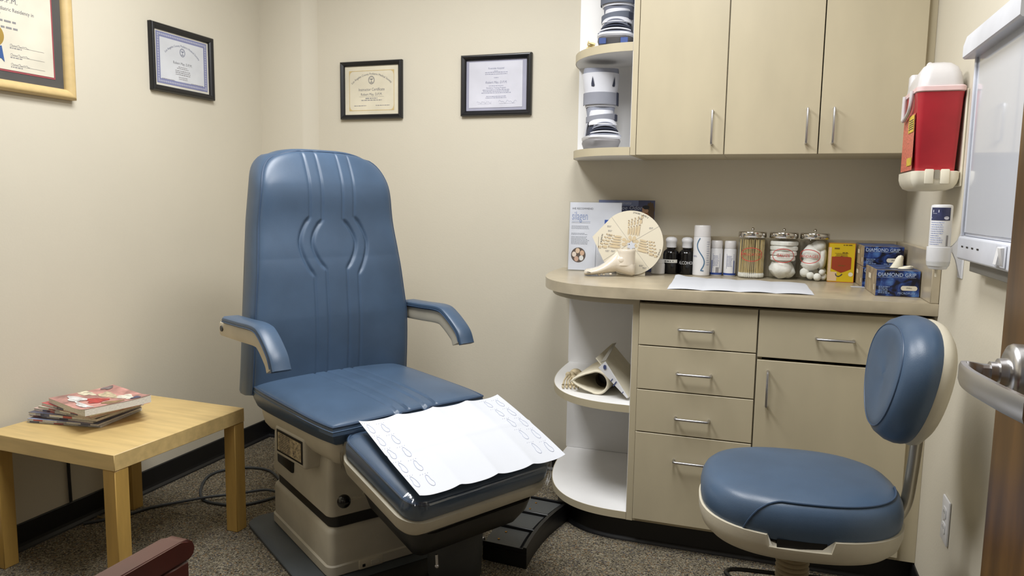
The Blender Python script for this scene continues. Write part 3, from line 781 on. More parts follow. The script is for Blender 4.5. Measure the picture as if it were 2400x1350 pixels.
# ------------------------------------------------------------------ doctor's stool
ST = thing('rolling_stool', 'blue round-cornered stool with a padded backrest, in front of the cabinets', 'stool', (0.105, 1.885, 0), math.radians(6))
def seat_r(t, k=1.0):
    c, s = math.cos(t), math.sin(t); n = 2.5
    x = 0.229*sgn(c)*abs(c)**(2/n); y = 0.213*sgn(s)*abs(s)**(2/n)
    return x*k, y*k
def ring(k, z, n=56, dz=None):
    out = []
    for i in range(n):
        t = 2*PI*i/n; x, y = seat_r(t, k); out.append((x, y, z + (dz(t) if dz else 0)))
    return out
STZ = 0.553
cush = [(0.93, -0.092), (0.975, -0.086), (0.997, -0.066), (1.0, -0.045), (0.985, -0.026), (0.955, -0.012), (0.91, -0.003), (0.84, 0.003), (0.70, 0.007), (0.5, 0.010), (0.28, 0.012), (0.1, 0.0125)]
obj('seat_cushion', loft([ring(k, STZ+dz) for k, dz in cush]), BLUE, ST)
# stitched seam that runs along the front of the cushion and dips at the front left
seam = []
for i in range(49):
    q = i/48; t = math.radians(236 + 118*q)
    dip = max(0, (0.19-q)/0.19)
    tab = [(0.915, -0.0025), (0.955, -0.012), (0.985, -0.026), (1.0, -0.045), (0.997, -0.066), (0.976, -0.086)]
    pp = 5*dip**1.6; j = min(4, int(pp)); fr = pp-j
    k = tab[j][0]*(1-fr) + tab[j+1][0]*fr; z = STZ + tab[j][1]*(1-fr) + tab[j+1][1]*fr
    x, y = seat_r(t, k + 0.003); seam.append((x, y, z + 0.0008))
obj('seam', tube(seam, 0.0022, 6), BLUED, ST)
def shell_r(kz, n=240):
    out = []
    for i in range(n):
        t = 2*PI*i/n; x, y = seat_r(t, kz[0]); d = math.degrees(t)
        z = kz[1]
        if kz[2] and 252 < d < 279: z -= kz[2]
        out.append((x, y, z))
    return out
obj('seat_shell', loft([shell_r(a) for a in ((0.55, 0.404, 0), (0.80, 0.408, 0), (0.92, 0.418, 0), (0.98, 0.432, 0.002), (1.01, 0.456, 0.012), (1.012, 0.477, 0.026), (0.985, 0.478, 0.026))]), TANL, ST)
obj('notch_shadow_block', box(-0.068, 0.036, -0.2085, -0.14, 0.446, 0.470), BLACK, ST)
prof = [(0.030, 0.17)]
z = 0.17
while z < 0.392:
    prof += [(0.038, z+0.003), (0.040, z+0.006), (0.038, z+0.009), (0.031, z+0.012)]; z += 0.0125
prof += [(0.03, z+0.008), (0.03, 0.4045)]
obj('gaiter', lathe(prof, 28), mat('tan_gaiter', (150, 134, 104), 0.6), ST)
obj('column', lathe([(0.022, 0.07), (0.022, 0.171)], 20), CHROME, ST)
for i in range(5):
    a = 2*PI*i/5 + 0.4
    bm = loft([[(0.02, -0.022, 0.075), (0.02, 0.022, 0.075), (0.02, 0.022, 0.115), (0.02, -0.022, 0.115)], [(0.24, -0.016, 0.066), (0.24, 0.016, 0.066), (0.24, 0.016, 0.086), (0.24, -0.016, 0.086)]])
    lg = obj('leg', xf(bm, RZ(a)), BLACK, ST)
    obj('caster', xf(join(xf(lathe([(0.026, -0.012), (0.028, -0.009), (0.028, 0.009), (0.026, 0.012)], 18), T(0.235, 0, 0.029) @ RX(PI/2)), box(0.226, 0.244, -0.006, 0.006, 0.05, 0.068)), RZ(a)), BLACK, lg)
lp = smooth_path([(0.10, 0.06, 0.262), (-0.02, 0.055, 0.262), (-0.125, 0.052, 0.262), (-0.152, 0.035, 0.262), (-0.150, 0.012, 0.262), (-0.11, -0.05, 0.262), (0.0, -0.16, 0.262), (0.13, -0.18, 0.262), (0.22, -0.10, 0.262), (0.22, 0.0, 0.262), (0.19, 0.05, 0.262)], 6, True)
obj('foot_loop', tube(lp, 0.0058, 8, True), BLACK, ST)
obj('height_lever', tube([(0.02, -0.045, 0.401), (0.02, -0.047, 0.372)], 0.006, 8), BLACK, ST)
# back support: flat bar up from under the shell
P = smooth_path([(0.13, 0.03, 0.424), (0.19, 0.03, 0.432), (0.232, 0.03, 0.448), (0.254, 0.03, 0.49), (0.262, 0.03, 0.56), (0.268, 0.03, 0.66), (0.270, 0.03, 0.72)], 6)
obj('back_bar', tube(P, 0.0145, 14, False, 1.0), mat('satin_bar', (188, 182, 168), 0.3, 0.8), ST)
def pad_ring(x, k, n=48, tw=0.0):
    out = []
    for i in range(n):
        t = 2*PI*i/n; c, s = math.cos(t), math.sin(t); e = 2.15
        y = 0.165*sgn(c)*abs(c)**(2/e); z = 0.152*sgn(s)*abs(s)**(2/e)
        y *= 1 + 0.20*(z/0.152)
        out.append((x - 0.155*y*y, 0.012 + y*k, 0.800 + z*k))
    return out
PADM = T(-0.022, 0, 0) @ T(0.25, 0.012, 0.80) @ RY(math.radians(9)) @ T(-0.25, -0.012, -0.80)
pad = [(0.203, 0.05), (0.201, 0.30), (0.198, 0.55), (0.196, 0.70), (0.198, 0.80), (0.209, 0.90), (0.229, 0.975), (0.247, 1.0), (0.262, 0.992), (0.273, 0.96)]
obj('back_cushion', xf(loft([pad_ring(x, k) for x, k in pad]), PADM), BLUE, ST)
obj('seam', xf(tube(pad_ring(0.1985, 0.802), 0.0019, 6, True), PADM), BLUED, ST)
obj('back_shell', xf(loft([pad_ring(x, k) for x, k in ((0.270, 0.97), (0.281, 0.985), (0.292, 0.965), (0.305, 0.86), (0.313, 0.6), (0.315, 0.2))]), PADM), TANL, ST)

# ------------------------------------------------------------------ foot control on the carpet
PD = thing('foot_pedal', 'black three-bay foot control box with brass studs on the carpet by the leg rest', 'foot control', (-0.766, 2.435, 0), math.radians(-5)); PD.scale = (1, 1.0, 1.4)
# local y along its length; concave outer edge (local +x)
def arcx(y, base, bow): return base + bow*(y/0.21)**2
def slab(x0, b0, x1, b1, y0, y1, z0, z1, n=8):
    ys = [y0+(y1-y0)*i/n for i in range(n+1)]
    pts = [(arcx(y, x1, b1), y) for y in ys] + [(arcx(y, x0, b0), y) for y in reversed(ys)]
    return prism(pts, z0, z1, 0.0015, 1)
obj('housing', slab(-0.085, 0.02, 0.075, 0.020, -0.215, 0.215, 0.0, 0.036), BLACK, PD)
obj('rim', join(slab(0.062, 0.020, 0.075, 0.020, -0.215, 0.215, 0.0362, 0.052), slab(-0.085, 0.02, 0.062, 0.02, -0.215, -0.209, 0.0362, 0.048), slab(-0.085, 0.02, 0.062, 0.02, 0.209, 0.215, 0.0362, 0.048)), BLACK, PD)
for k, (y0, y1) in enumerate(((-0.203, -0.075), (-0.064, 0.064), (0.075, 0.203))):
    p = obj('pedal_plate', slab(-0.080, 0.02, 0.046, 0.020, y0, y1, 0.0365, 0.043, 5), GREYD, PD)
    if k != 1:
        for q in (-0.03, 0.03):
            obj('brass_stud', lathe([(0.004, 0.043), (0.004, 0.0445), (0.002, 0.0452)], 10, cx=-0.035+abs(q)*0.3, cy=(y0+y1)/2+q), mat('brass', (176, 130, 60), 0.35, 1.0), p)
for y in (-0.0695, 0.0695):
    obj('divider', slab(-0.083, 0.02, 0.06, 0.02, y-0.003, y+0.003, 0.0365, 0.050, 2), BLACK, PD)
obj('bracket', box(-0.118, -0.078, -0.212, -0.165, 0.020, 0.040, 0.003, 1), STEEL, PD)
obj('bracket', box(-0.112, -0.072, 0.185, 0.213, 0.030, 0.056, 0.003, 1), STEEL, PD)
# ------------------------------------------------------------------ things on the worktop
ZW = 0.9225
GLASS = glass_mat('jar_glass', (0.95, 0.96, 0.95), 0.03, 0.02, 1.35)
ACRYL = glass_mat('clear_acrylic', (0.97, 0.975, 0.98), 0.02, 0.02, 1.3)
REDINK = mat('red_ink', (196, 58, 52), 0.6)
COTTON = mat('cotton', (232, 230, 224), 0.95, var=(30, 0.03), bump=(60, 0.5))
CREAM = mat('cream_card', (218, 210, 190), 0.6, var=(3, 0.012))
CERAM = mat('glazed_ceramic', (222, 212, 196), 0.10, var=(8, 0.03), coat=0.6)
DARKG = mat('dark_amber_glass', (13, 11, 12), 0.14)
BLUEP = mat('blue_print', (44, 70, 140), 0.45)
STEELB = mat('mirror_steel', (214, 210, 204), 0.10, 1.0)

# acrylic sign holder with printed sheet
S = thing('sign_holder', 'clear upright sign holder with a pale silicone gel leaflet, left end of the counter', 'sign holder', (-0.668, 3.0, ZW), 0)
TL = RX(math.radians(-3))
obj('acrylic_back', xf(box(-0.112, 0.112, 0.0035, 0.006, 0.002, 0.288), TL), ACRYL, S, False)
obj('foot_plate', box(-0.112, 0.112, -0.03, 0.055, 0.0, 0.002), ACRYL, S, False)
obj('poster_sheet', xf(box(-0.108, 0.108, 0.0015, 0.0025, 0.004, 0.284), TL), mat('leaflet_paper', (218, 220, 228), 0.45), S, False)
obj('acrylic_front', xf(box(-0.112, 0.112, -0.0015, 0.0, 0.002, 0.288), TL), ACRYL, S, False)
LGREY = mat('leaflet_grey_ink', (146, 150, 160), 0.6); LBLUE = mat('leaflet_blue_ink', (150, 164, 200), 0.6)
bm = bmesh.new(); text(bm, 'WE RECOMMEND', -0.099, 0.258, 0.0112, 'LEFT', 0.0008); obj('lettering', xf(bm, TL), mat('leaflet_dark_ink', (104, 106, 114), 0.6), S, False, fix=False)
bm = bmesh.new(); text(bm, 'silagen', -0.099, 0.227, 0.050, 'LEFT', 0.0008, sx=0.52); quad(bm, -0.099, -0.020, 0.205, 0.2058, 0.0008); obj('lettering', xf(bm, TL), LBLUE, S, False, fix=False)
bm = bmesh.new(); para(bm, -0.099, 0.200, 0.078, 0.0016, 0.006, 1, 0.0008, 0, 'L'); para(bm, -0.099, 0.186, 0.08, 0.0018, 0.0052, 3, 0.0008, 0.2, 'L'); para(bm, -0.099, 0.156, 0.078, 0.0018, 0.005, 2, 0.0008, 0.3, 'L'); para(bm, -0.099, 0.142, 0.08, 0.0018, 0.005, 7, 0.0008, 0.25, 'L')
for i in range(26): quad(bm, 0.006, 0.009, 0.012+i*0.0045, 0.0145+i*0.0045, 0.0008)
obj('printed_text', xf(bm, TL), LGREY, S, False, fix=False)
bm = bmesh.new(); quad(bm, 0.040, 0.108, 0.190, 0.214, 0.0008); obj('printed_block', xf(bm, TL), mat('leaflet_block_blue', (42, 84, 168), 0.5), S, False, fix=False)
bm = bmesh.new(); disc(bm, -0.066, 0.066, 0.031, 0.0009); obj('printed_photo', xf(bm, TL), mat('photo_dark', (92, 78, 70), 0.5), S, False, fix=False)
for k in range(5):
    a = 2*PI*k/5 + 0.5; bm = bmesh.new(); disc(bm, -0.066+0.018*math.cos(a), 0.066+0.018*math.sin(a), 0.011, 0.0006, 14, 0.85)
    obj('printed_photo', xf(bm, TL), mat('photo_skin_%s' % 'abcde'[k], ((214, 178, 150), (224, 196, 168), (236, 220, 204), (206, 170, 148), (228, 226, 222))[k], 0.5), S, False, fix=False)

# blue counter card behind it
S = thing('counter_card', 'dark blue counter card about shoe odor, half hidden behind the pale leaflet', 'poster', (-0.556, 3.082, ZW), 0)
TL2 = RX(math.radians(-4))
obj('card', xf(box(-0.118, 0.118, 0, 0.0015, 0.001, 0.296), TL2), mat('card_blue', (70, 78, 118), 0.4, var=(5, 0.12)), S, False)
bm = bmesh.new(); quad(bm, -0.118, 0.05, 0.272, 0.2955, -0.0006); obj('printed_sky', xf(bm, TL2), mat('card_sky', (112, 124, 164), 0.4), S, False, fix=False)
bm = bmesh.new(); text(bm, 'minate', 0.020, 0.284, 0.019, 'RIGHT', -0.0009, 0.2); text(bm, 'hoe Odor', 0.066, 0.264, 0.024, 'RIGHT', -0.0009, 0.15); obj('lettering', xf(bm, TL2), mat('card_letter', (176, 184, 206), 0.5), S, False, fix=False)
def blob(cx, cz, rx, rz, y, seed, n=20):
    r = random.Random(seed); bm = bmesh.new()
    pts = [(cx+rx*math.cos(2*PI*k/n)*(1+r.uniform(-.16, .16)), cz+rz*math.sin(2*PI*k/n)*(1+r.uniform(-.16, .16))) for k in range(n)]
    bm.faces.new([bm.verts.new((x, y, z)) for x, z in pts]); return bm
for (cx, cz, rx, rz, c, s) in ((0.100, 0.245, 0.017, 0.048, (84, 66, 48), 1), (0.078, 0.255, 0.013, 0.014, (190, 150, 120), 2), (0.082, 0.268, 0.015, 0.008, (34, 36, 48), 3), (0.080, 0.225, 0.020, 0.022, (150, 96, 56), 4), (0.060, 0.232, 0.010, 0.018, (214, 170, 60), 5)):
    obj('printed_figure', xf(blob(cx, cz, rx, rz, -0.0006-s*0.0001, s), TL2), mat('card_figure_%s' % 'abcdef'[s], c, 0.5), S, False, fix=False)

# round foot-bone chart card
S = thing('foot_chart_disc', 'round cream card chart of foot bones standing on the counter behind the ceramic foot', 'chart', (-0.502, 2.905, ZW), math.radians(3))
R0, CZ = 0.1275, 0.1275
TD = RX(math.radians(-5))
tip = (-0.152, CZ+0.020); pts = []
a1, a2 = math.radians(128), math.radians(215)
n = 46
for i in range(n+1):
    a = a2 + (2*PI-(a2-a1))*i/n; pts.append((R0*math.cos(a), CZ+R0*math.sin(a)))
pts.append(tip)
bm = prism(pts, 0, 0.003); xf(bm, RX(PI/2) @ T(0, 0, -0.0015))
obj('card', xf(bm, TD), CREAM, S)
obj('easel_foot', join(box(-0.05, 0.062, 0.004, 0.006, 0.0, 0.03), box(-0.02, 0.02, 0.006, 0.055, 0.0, 0.002)), CREAM, S, False)
BONE = mat('bone_print', (206, 188, 154), 0.6); BONEL = mat('bone_line', (138, 112, 82), 0.6)
yp = -0.0022
def ell(bm, cx, cz, rx, rz, a, n=10, y=yp):
    c, s = math.cos(a), math.sin(a)
    bm.faces.new([bm.verts.new((cx + rx*math.cos(t)*c - rz*math.sin(t)*s, y, cz + rx*math.cos(t)*s + rz*math.sin(t)*c)) for t in [2*PI*k/n for k in range(n)]])
for (ang, ox2, oz2, sc2, flip) in ((84, 0.008, 0.024, 1.24, 1), (176, -0.030, 0.002, 1.34, -1), (-14, 0.026, -0.004, 1.26, 1)):
    A = math.radians(ang); fill = bmesh.new(); line = bmesh.new()
    d = (math.cos(A), math.sin(A)); nrm = (-d[1]*flip, d[0]*flip)
    def P2(al, ac): return (ox2 + d[0]*al*sc2 + nrm[0]*ac*sc2, CZ+oz2 + d[1]*al*sc2 + nrm[1]*ac*sc2)
    for k in range(5):
        ac0 = -0.012+k*0.0065; sp = (-0.019+k*0.0098); L0 = 0.046-0.004*k if k else 0.044
        w0 = 0.0058 if k == 0 else 0.0036
        segs = [(0.004, 0.040-0.003*k), (0.043-0.003*k, 0.058-0.004*k), (0.060-0.004*k, 0.070-0.005*k)]
        for q, (s0, s1) in enumerate(segs):
            m = (s0+s1)/2; frac = m/0.07
            x, z = P2(m, ac0+(sp-ac0)*frac*1.2); ell(fill, x, z, (s1-s0)/2*sc2, w0*(1.0-0.12*q), A)
            x, z = P2(s1, ac0+(sp-ac0)*(s1/0.07)*1.2); ell(line, x, z, 0.0012, w0*0.9, A, 8, yp-0.0004)
            p0 = P2(s0+0.002, ac0+(sp-ac0)*frac*1.1-w0*0.95); p1 = P2(s1-0.002, ac0+(sp-ac0)*frac*1.25-w0*0.8); ribbon(line, [p0, p1], 0.0008, yp-0.0004)
    for (al, ac, r1) in ((-0.004, -0.006, 0.009), (-0.003, 0.008, 0.008), (-0.014, 0.002, 0.010)):
        x, z = P2(al, ac); ell(fill, x, z, r1, r1*0.8, A, 12)
    obj('printed_foot', xf(fill, TD), BONE, S, False, fix=False); obj('printed_lines', xf(line, TD), BONEL, S, False, fix=False)
bm = bmesh.new()
for a in (128, 32, 215, -52): ribbon(bm, [(0.012*math.cos(math.radians(a)), CZ+0.012*math.sin(math.radians(a))), (R0*math.cos(math.radians(a)), CZ+R0*math.sin(math.radians(a)))], 0.0007, yp)
for a, r in ((150, 0.095), (143, 0.108), (160, 0.085), (200, 0.095), (206, 0.075), (70, 0.105), (38, 0.10), (-62, 0.098), (-58, 0.112)):
    x, z = r*math.cos(math.radians(a)), CZ+r*math.sin(math.radians(a)); dashes(bm, x-0.008, x+0.008, z, 0.0018, yp); dashes(bm, x-0.008, x+0.006, z-0.004, 0.0016, yp)
for i in range(24): quad(bm, -0.128, -0.126, CZ-0.05+i*0.003, CZ-0.0485+i*0.003, yp)
obj('printed_lines', xf(bm, TD), INKL, S, False, fix=False)
bm = bmesh.new(); arc_text(bm, 'STAGES 1 AND 2', 0, CZ, R0-0.0085, 0.0085, yp, 1.0, math.radians(72)); arc_text(bm, 'STAGE 3', 0, CZ, R0-0.0085, 0.0085, yp, 1.0, math.radians(-18)); arc_text(bm, 'BUNION', 0, CZ, R0-0.012, 0.0085, yp, 1.0, math.radians(172))
obj('lettering', xf(bm, TD), INK, S, False, fix=False)
bm = bmesh.new(); pts = []
for k in range(12):
    a = 2*PI*k/12; r = 0.019 if k % 2 else 0.012; pts.append(bm.verts.new((0.004+r*math.cos(a), yp-0.0008, CZ-0.010+r*math.sin(a))))
bm.faces.new(pts); obj('printed_star', xf(bm, TD), PAPER, S, False, fix=False)
bm = bmesh.new(); disc(bm, -0.004, CZ-0.006, 0.0022, yp-0.0012, 12); obj('pivot_dot', xf(bm, TD), INK, S, False, fix=False)

# glazed ceramic foot
S = thing('ceramic_foot', 'glossy cream ceramic foot model with a hollow sole in front of the round chart', 'foot model', (-0.565, 2.835, ZW), math.radians(8))
secs = [(-0.098, 0.012, 0.010, 0.022), (-0.090, 0.014, 0.013, 0.033), (-0.070, 0.016, 0.014, 0.040), (-0.045, 0.022, 0.016, 0.042), (-0.020, 0.032, 0.022, 0.038), (0.005, 0.046, 0.032, 0.034), (0.025, 0.058, 0.040, 0.031), (0.045, 0.055, 0.042, 0.030), (0.068, 0.047, 0.040, 0.029), (0.085, 0.038, 0.034, 0.026), (0.095, 0.032, 0.024, 0.018)]
rings = []
for x, cz, hz, hy in secs:
    arch = 0.018*math.exp(-((x+0.005)/0.035)**2)
    r = []
    for k in range(20):
        t = 2*PI*k/20; y = hy*math.cos(t)*(1-0.15*max(0, math.sin(t))); z = cz + hz*math.sin(t)
        if math.sin(t) < 0: z = max(z, 0.0005 + arch*(0.5-0.5*math.cos(t)) if y < 0.6*hy else 0.0005) if z < cz else z
        r.append((x, y, max(z, 0.0005)))
    rings.append(r)
obj('foot_body', loft(rings), CERAM, S, True, 60)
ank = []
for z, cx, rx, ry in ((0.045, 0.052, 0.046, 0.032), (0.060, 0.057, 0.040, 0.032), (0.078, 0.060, 0.036, 0.032), (0.095, 0.061, 0.035, 0.031), (0.103, 0.061, 0.036, 0.032), (0.106, 0.061, 0.034, 0.030)):
    ank.append([(cx+rx*math.cos(2*PI*k/24), ry*math.sin(2*PI*k/24), z) for k in range(24)])
obj('ankle', loft(ank), CERAM, S, True, 60)
obj('ankle_bump', sphere(0.013, 0.045, -0.026, 0.066, sy=0.6), CERAM, S)
obj('big_toe_nail', tube([(-0.093, -0.0275, 0.016), (-0.078, -0.0395, 0.0175), (-0.070, -0.0405, 0.014), (-0.083, -0.0365, 0.012)], 0.0008, 5, True), BLACK, S)
for k, x in enumerate((-0.040, -0.022, 0.004)):
    obj('lesser_toe', sphere(0.0060, x, -0.020, 0.006+0.002*k, sz=0.7), CERAM, S)

# small white jar behind the chart
S = thing('white_jar', 'small round white jar mostly hidden behind the foot chart', 'jar', (-0.405, 3.02, ZW))
obj('body', lathe([(0.024, 0), (0.027, 0.003), (0.027, 0.04), (0.024, 0.045)], 20), WHITEP, S)
obj('lid', lathe([(0.0255, 0.0452), (0.0255, 0.058), (0.023, 0.060)], 20), WHITEP, S)

# two dark bottles with white flip caps
def bottle(lab, x, y, txt, grp='dark dispensing bottles on the counter'):
    b = thing('dark_bottle', lab, 'bottle', (x, y, ZW), 0, grp)
    obj('body', lathe([(0.026, 0), (0.031, 0.003), (0.0322, 0.008), (0.0322, 0.080), (0.030, 0.090), (0.022, 0.098), (0.0175, 0.101), (0.0175, 0.109)], 28), DARKG, b)
    obj('cap', lathe([(0.0185, 0.106), (0.0205, 0.108), (0.0205, 0.128), (0.023, 0.131), (0.023, 0.140), (0.018, 0.147), (0.008, 0.150)], 24), WHITEP, b)
    if txt == 1:
        obj('label_band', label_geo(-0.045, 0.032, 0.046, 0.059, 0.0322), mat('label_white', (224, 224, 218), 0.6), b)
        bm = bmesh.new(); dashes(bm, -0.024, 0.014, 0.0525, 0.0035, -0.0012); obj('lettering', cyl_wrap(bm, 0.0322), INK, b, False, fix=False)
    else:
        bm = bmesh.new(); text(bm, 'ALCOHOL', 0.0, 0.047, 0.0185, y=-0.0012, sx=0.74); obj('lettering', cyl_wrap(bm, 0.0322), WHITEP, b, False, fix=False)
    return b
bottle('dark bottle with white cap and a narrow white label band', -0.360, 3.062, 1)
bottle('dark bottle with white cap lettered ALCOHOL, partly behind the tall white can', -0.297, 3.066, 2)

# spray cans
S = thing('spray_can', 'tall white spray can with a blue swirl, among the bottles on the counter', 'can', (-0.237, 3.040, ZW))
obj('body', lathe([(0.031, 0), (0.033, 0.002), (0.0335, 0.006), (0.0335, 0.150), (0.032, 0.155)], 32), WHITEP, S)
obj('cap', lathe([(0.0325, 0.1555), (0.0328, 0.158), (0.0322, 0.196), (0.030, 0.200), (0.01, 0.201)], 32), WHITEPT, S)
bm = bmesh.new(); sw = []
for i in range(41):
    t = i/40; z = 0.150 - 0.128*t; x = 0.001 + 0.0135*math.sin(2*PI*(t*0.98)+PI*1.05) + 0.004*t
    sw.append((x-0.004, z))
sw += [(0.006, 0.0215), (0.012, 0.021)]
ribbon(bm, sw, 0.0038, -0.0012); obj('blue_swirl', cyl_wrap(bm, 0.0335), mat('swirl_blue', (58, 104, 140), 0.4), S, False, fix=False)
bm = bmesh.new(); para(bm, 0.022, 0.135, 0.016, 0.0014, 0.009, 11, -0.0012, 0.3, 'L'); text(bm, 'NOL', -0.025, 0.078, 0.009, y=-0.0012); obj('lettering', cyl_wrap(bm, 0.0335), INKB, S, False, fix=False)
for k, (x, lab) in enumerate(((-0.182, 'small white can with blue band, beside the tall spray can'), (-0.129, 'small white can with blue band, beside the applicator jar'))):
    c = thing('small_can', lab, 'can', (x, 3.078, ZW), 0, 'small white cans on the counter')
    obj('body', lathe([(0.0225, 0), (0.0238, 0.002), (0.024, 0.005), (0.024, 0.105), (0.022, 0.109)], 28), WHITEP, c)
    obj('cap', lathe([(0.0215, 0.1095), (0.0225, 0.111), (0.0225, 0.137), (0.020, 0.140), (0.01, 0.1405)], 28), WHITEPT, c)
    obj('blue_band', label_geo(-0.05, 0.05, 0.004, 0.012, 0.024, 24), BLUEP, c)
    bm = bmesh.new(); quad(bm, -0.018+k*0.033, -0.0145+k*0.033, 0.012, 0.062, -0.0008); obj('blue_stripe', cyl_wrap(bm, 0.024), BLUEP, c, False, fix=False)
    bm = bmesh.new(); frame_quad(bm, -0.012, 0.016, 0.030, 0.088, 0.0008, -0.0009); para(bm, -0.010, 0.080, 0.022, 0.0013, 0.005, 9, -0.0009, 0.3, 'L'); obj('lettering', cyl_wrap(bm, 0.024), INKB, c, False, fix=False)
    if k == 0:
        bm = bmesh.new(); quad(bm, 0.000, 0.012, 0.012, 0.034, -0.001); obj('bar_code', cyl_wrap(bm, 0.024), INKL, c, False, fix=False)

# apothecary jars
def jar(lab, x, word, wx=0.0):
    j = thing('apothecary_jar', lab, 'jar', (x, 3.045, ZW), 0, 'glass dressing jars with steel lids')
    obj('glass_body', lathe([(0.044, 0.0005), (0.050, 0.002), (0.0515, 0.006), (0.0515, 0.150), (0.049, 0.158), (0.047, 0.162)], 36, True, False), GLASS, j)
    ld = obj('lid', lathe([(0.0515, 0.158), (0.053, 0.160), (0.053, 0.177), (0.051, 0.180), (0.02, 0.181)], 36), STEELB, j)
    obj('knob', lathe([(0.0035, 0.181), (0.003, 0.186), (0.0055, 0.189), (0.006, 0.193), (0.003, 0.196)], 16), STEELB, ld)
    R = 0.0520; pts = []
    bm = bmesh.new(); ri, ro = [], []
    for k in range(40):
        a = 2*PI*k/40; pts.append((wx+0.043*math.cos(a), 0.093+0.027*math.sin(a)))
    V1 = [bm.verts.new((p[0], -0.0008, p[1])) for p in pts]; V2 = [bm.verts.new((wx+(p[0]-wx)*0.945, -0.0008, 0.093+(p[1]-0.093)*0.90)) for p in pts]
    for k in range(40): bm.faces.new((V1[k], V1[(k+1) % 40], V2[(k+1) % 40], V2[k]))
    obj('oval_border', cyl_wrap(bm, R), REDINK, j, False, fix=False)
    bm = bmesh.new(); text(bm, word, wx, 0.093, 0.0165 if len(word) < 7 else 0.0145, y=-0.0008, sx=0.95); obj('lettering', cyl_wrap(bm, R), REDINK, j, False, fix=False)
    return j
rj = random.Random(11)
j = jar('glass jar of wooden cotton applicators lettered APPLICATORS', -0.047, 'APPLICATORS')
SW = mat('swab_stick', (206, 184, 130), 0.7); 
for k in range(72):
    a = rj.uniform(0, 2*PI); r = 0.046*math.sqrt(rj.random()) if k > 20 else 0.0455; a = (-PI/2 + (k-10)*0.15) if k <= 20 else a
    x, y = r*math.cos(a), r*math.sin(a); dx, dy = rj.uniform(-.004, .004), rj.uniform(-.004, .004)
    x2, y2 = (x+dx)*0.96, (y+dy)*0.96
    q = obj('swab', loft([[(x+0.0013*math.cos(2*PI*i/5), y+0.0013*math.sin(2*PI*i/5), 0.016) for i in range(5)], [(x2+0.0013*math.cos(2*PI*i/5), y2+0.0013*math.sin(2*PI*i/5), 0.150) for i in range(5)]]), SW, j)
    obj('swab_tip', lathe([(0.001, 0.003), (0.0032, 0.007), (0.0034, 0.014), (0.0015, 0.021)], 7, cx=x, cy=y), COTTON, q)
j = jar('glass jar of folded gauze lettered GAUZE', 0.068, 'GAUZE')
def puff(cx, cy, cz, rx, ry, rz, seed, name, par, lump=0.12, su=18, sv=11):
    r = random.Random(seed); ph = [r.uniform(0, 6) for _ in range(6)]
    bm = bmesh.new(); bmesh.ops.create_uvsphere(bm, u_segments=su, v_segments=sv, radius=1)
    for v in bm.verts:
        d = v.co.normalized(); k = 1 + lump*(math.sin(4*d.x+ph[0])*math.sin(5*d.y+ph[1])+math.sin(6*d.z+ph[2])*0.5+0.4*math.sin(9*d.x+7*d.z+ph[3]))
        v.co = Vector((cx+d.x*rx*k, cy+d.y*ry*k, cz+d.z*rz*k))
    return obj(name, bm, COTTON, par)
for k in range(4): obj('gauze_pad', xf(pillow(0.045, 0.045, 0.03, [(0.004, 0), (0, 0.004), (0, 0.014), (0.004, 0.018)], 5), T(0.001*k, 0, 0.072+k*0.019) @ RZ(0.3*k)), COTTON, j)
puff(-0.004, -0.004, 0.040, 0.045, 0.044, 0.037, 3, 'gauze_wad', j, 0.06); puff(0.018, 0.004, 0.030, 0.030, 0.036, 0.027, 4, 'gauze_wad', j, 0.06)
j = jar('glass jar of cotton balls and rolls lettered BANDAGES', 0.179, 'BANDAGES', -0.022)
for k, (x, y, z, r) in enumerate(((0.014, -0.034, 0.016, 0.0145), (0.036, -0.012, 0.017, 0.0140), (-0.010, -0.030, 0.020, 0.014), (-0.030, -0.016, 0.030, 0.018), (0.034, 0.015, 0.034, 0.015), (0.0, 0.02, 0.03, 0.024), (0.030, -0.026, 0.034, 0.011))):
    puff(x, y, z, r, r, r, 20+k, 'cotton_ball', j, 0.03, 14, 9)
puff(-0.010, -0.006, 0.062, 0.034, 0.034, 0.028, 31, 'cotton_wad', j, 0.07); puff(-0.006, 0, 0.100, 0.036, 0.036, 0.040, 32, 'cotton_wad', j, 0.06); puff(0.016, -0.004, 0.132, 0.026, 0.030, 0.022, 33, 'cotton_wad', j, 0.06); puff(0.028, 0.004, 0.090, 0.018, 0.03, 0.05, 34, 'cotton_wad', j, 0.05)

# yellow carton
S = thing('yellow_box', 'yellow carton with a red shield panel, between the jars and the glove boxes', 'box', (0.274, 3.035, ZW), math.radians(1))
YEL = mat('yellow_print', (206, 176, 24), 0.4)
obj('carton', box(-0.0460, 0.0460, -0.018, 0.018, 0, 0.146, 0.0012, 1), YEL, S, False)
RED2 = mat('carton_red', (178, 54, 38), 0.45); yq = -0.0186
bm = bmesh.new(); frame_quad(bm, -0.0460, 0.0460, 0.0, 0.146, 0.0012, yq); obj('red_edging', bm, RED2, S, False, fix=False)
bm = bmesh.new(); bm.faces.new([bm.verts.new((x, yq, z)) for x, z in ((-0.034, 0.05), (-0.012, 0.040), (0.0, 0.035), (0.013, 0.040), (0.034, 0.05), (0.034, 0.092), (0.030, 0.095), (0.006, 0.096), (0.0, 0.099), (-0.006, 0.096), (-0.034, 0.095))]); obj('shield_panel', bm, mat('carton_shield', (150, 58, 26), 0.45), S, False, fix=False)
bm = bmesh.new(); quad(bm, -0.047, -0.014, 0.004, 0.038, yq); quad(bm, -0.047, -0.036, 0.038, 0.13, yq); obj('pink_panel', bm, mat('carton_pink', (214, 186, 150), 0.45), S, False, fix=False)
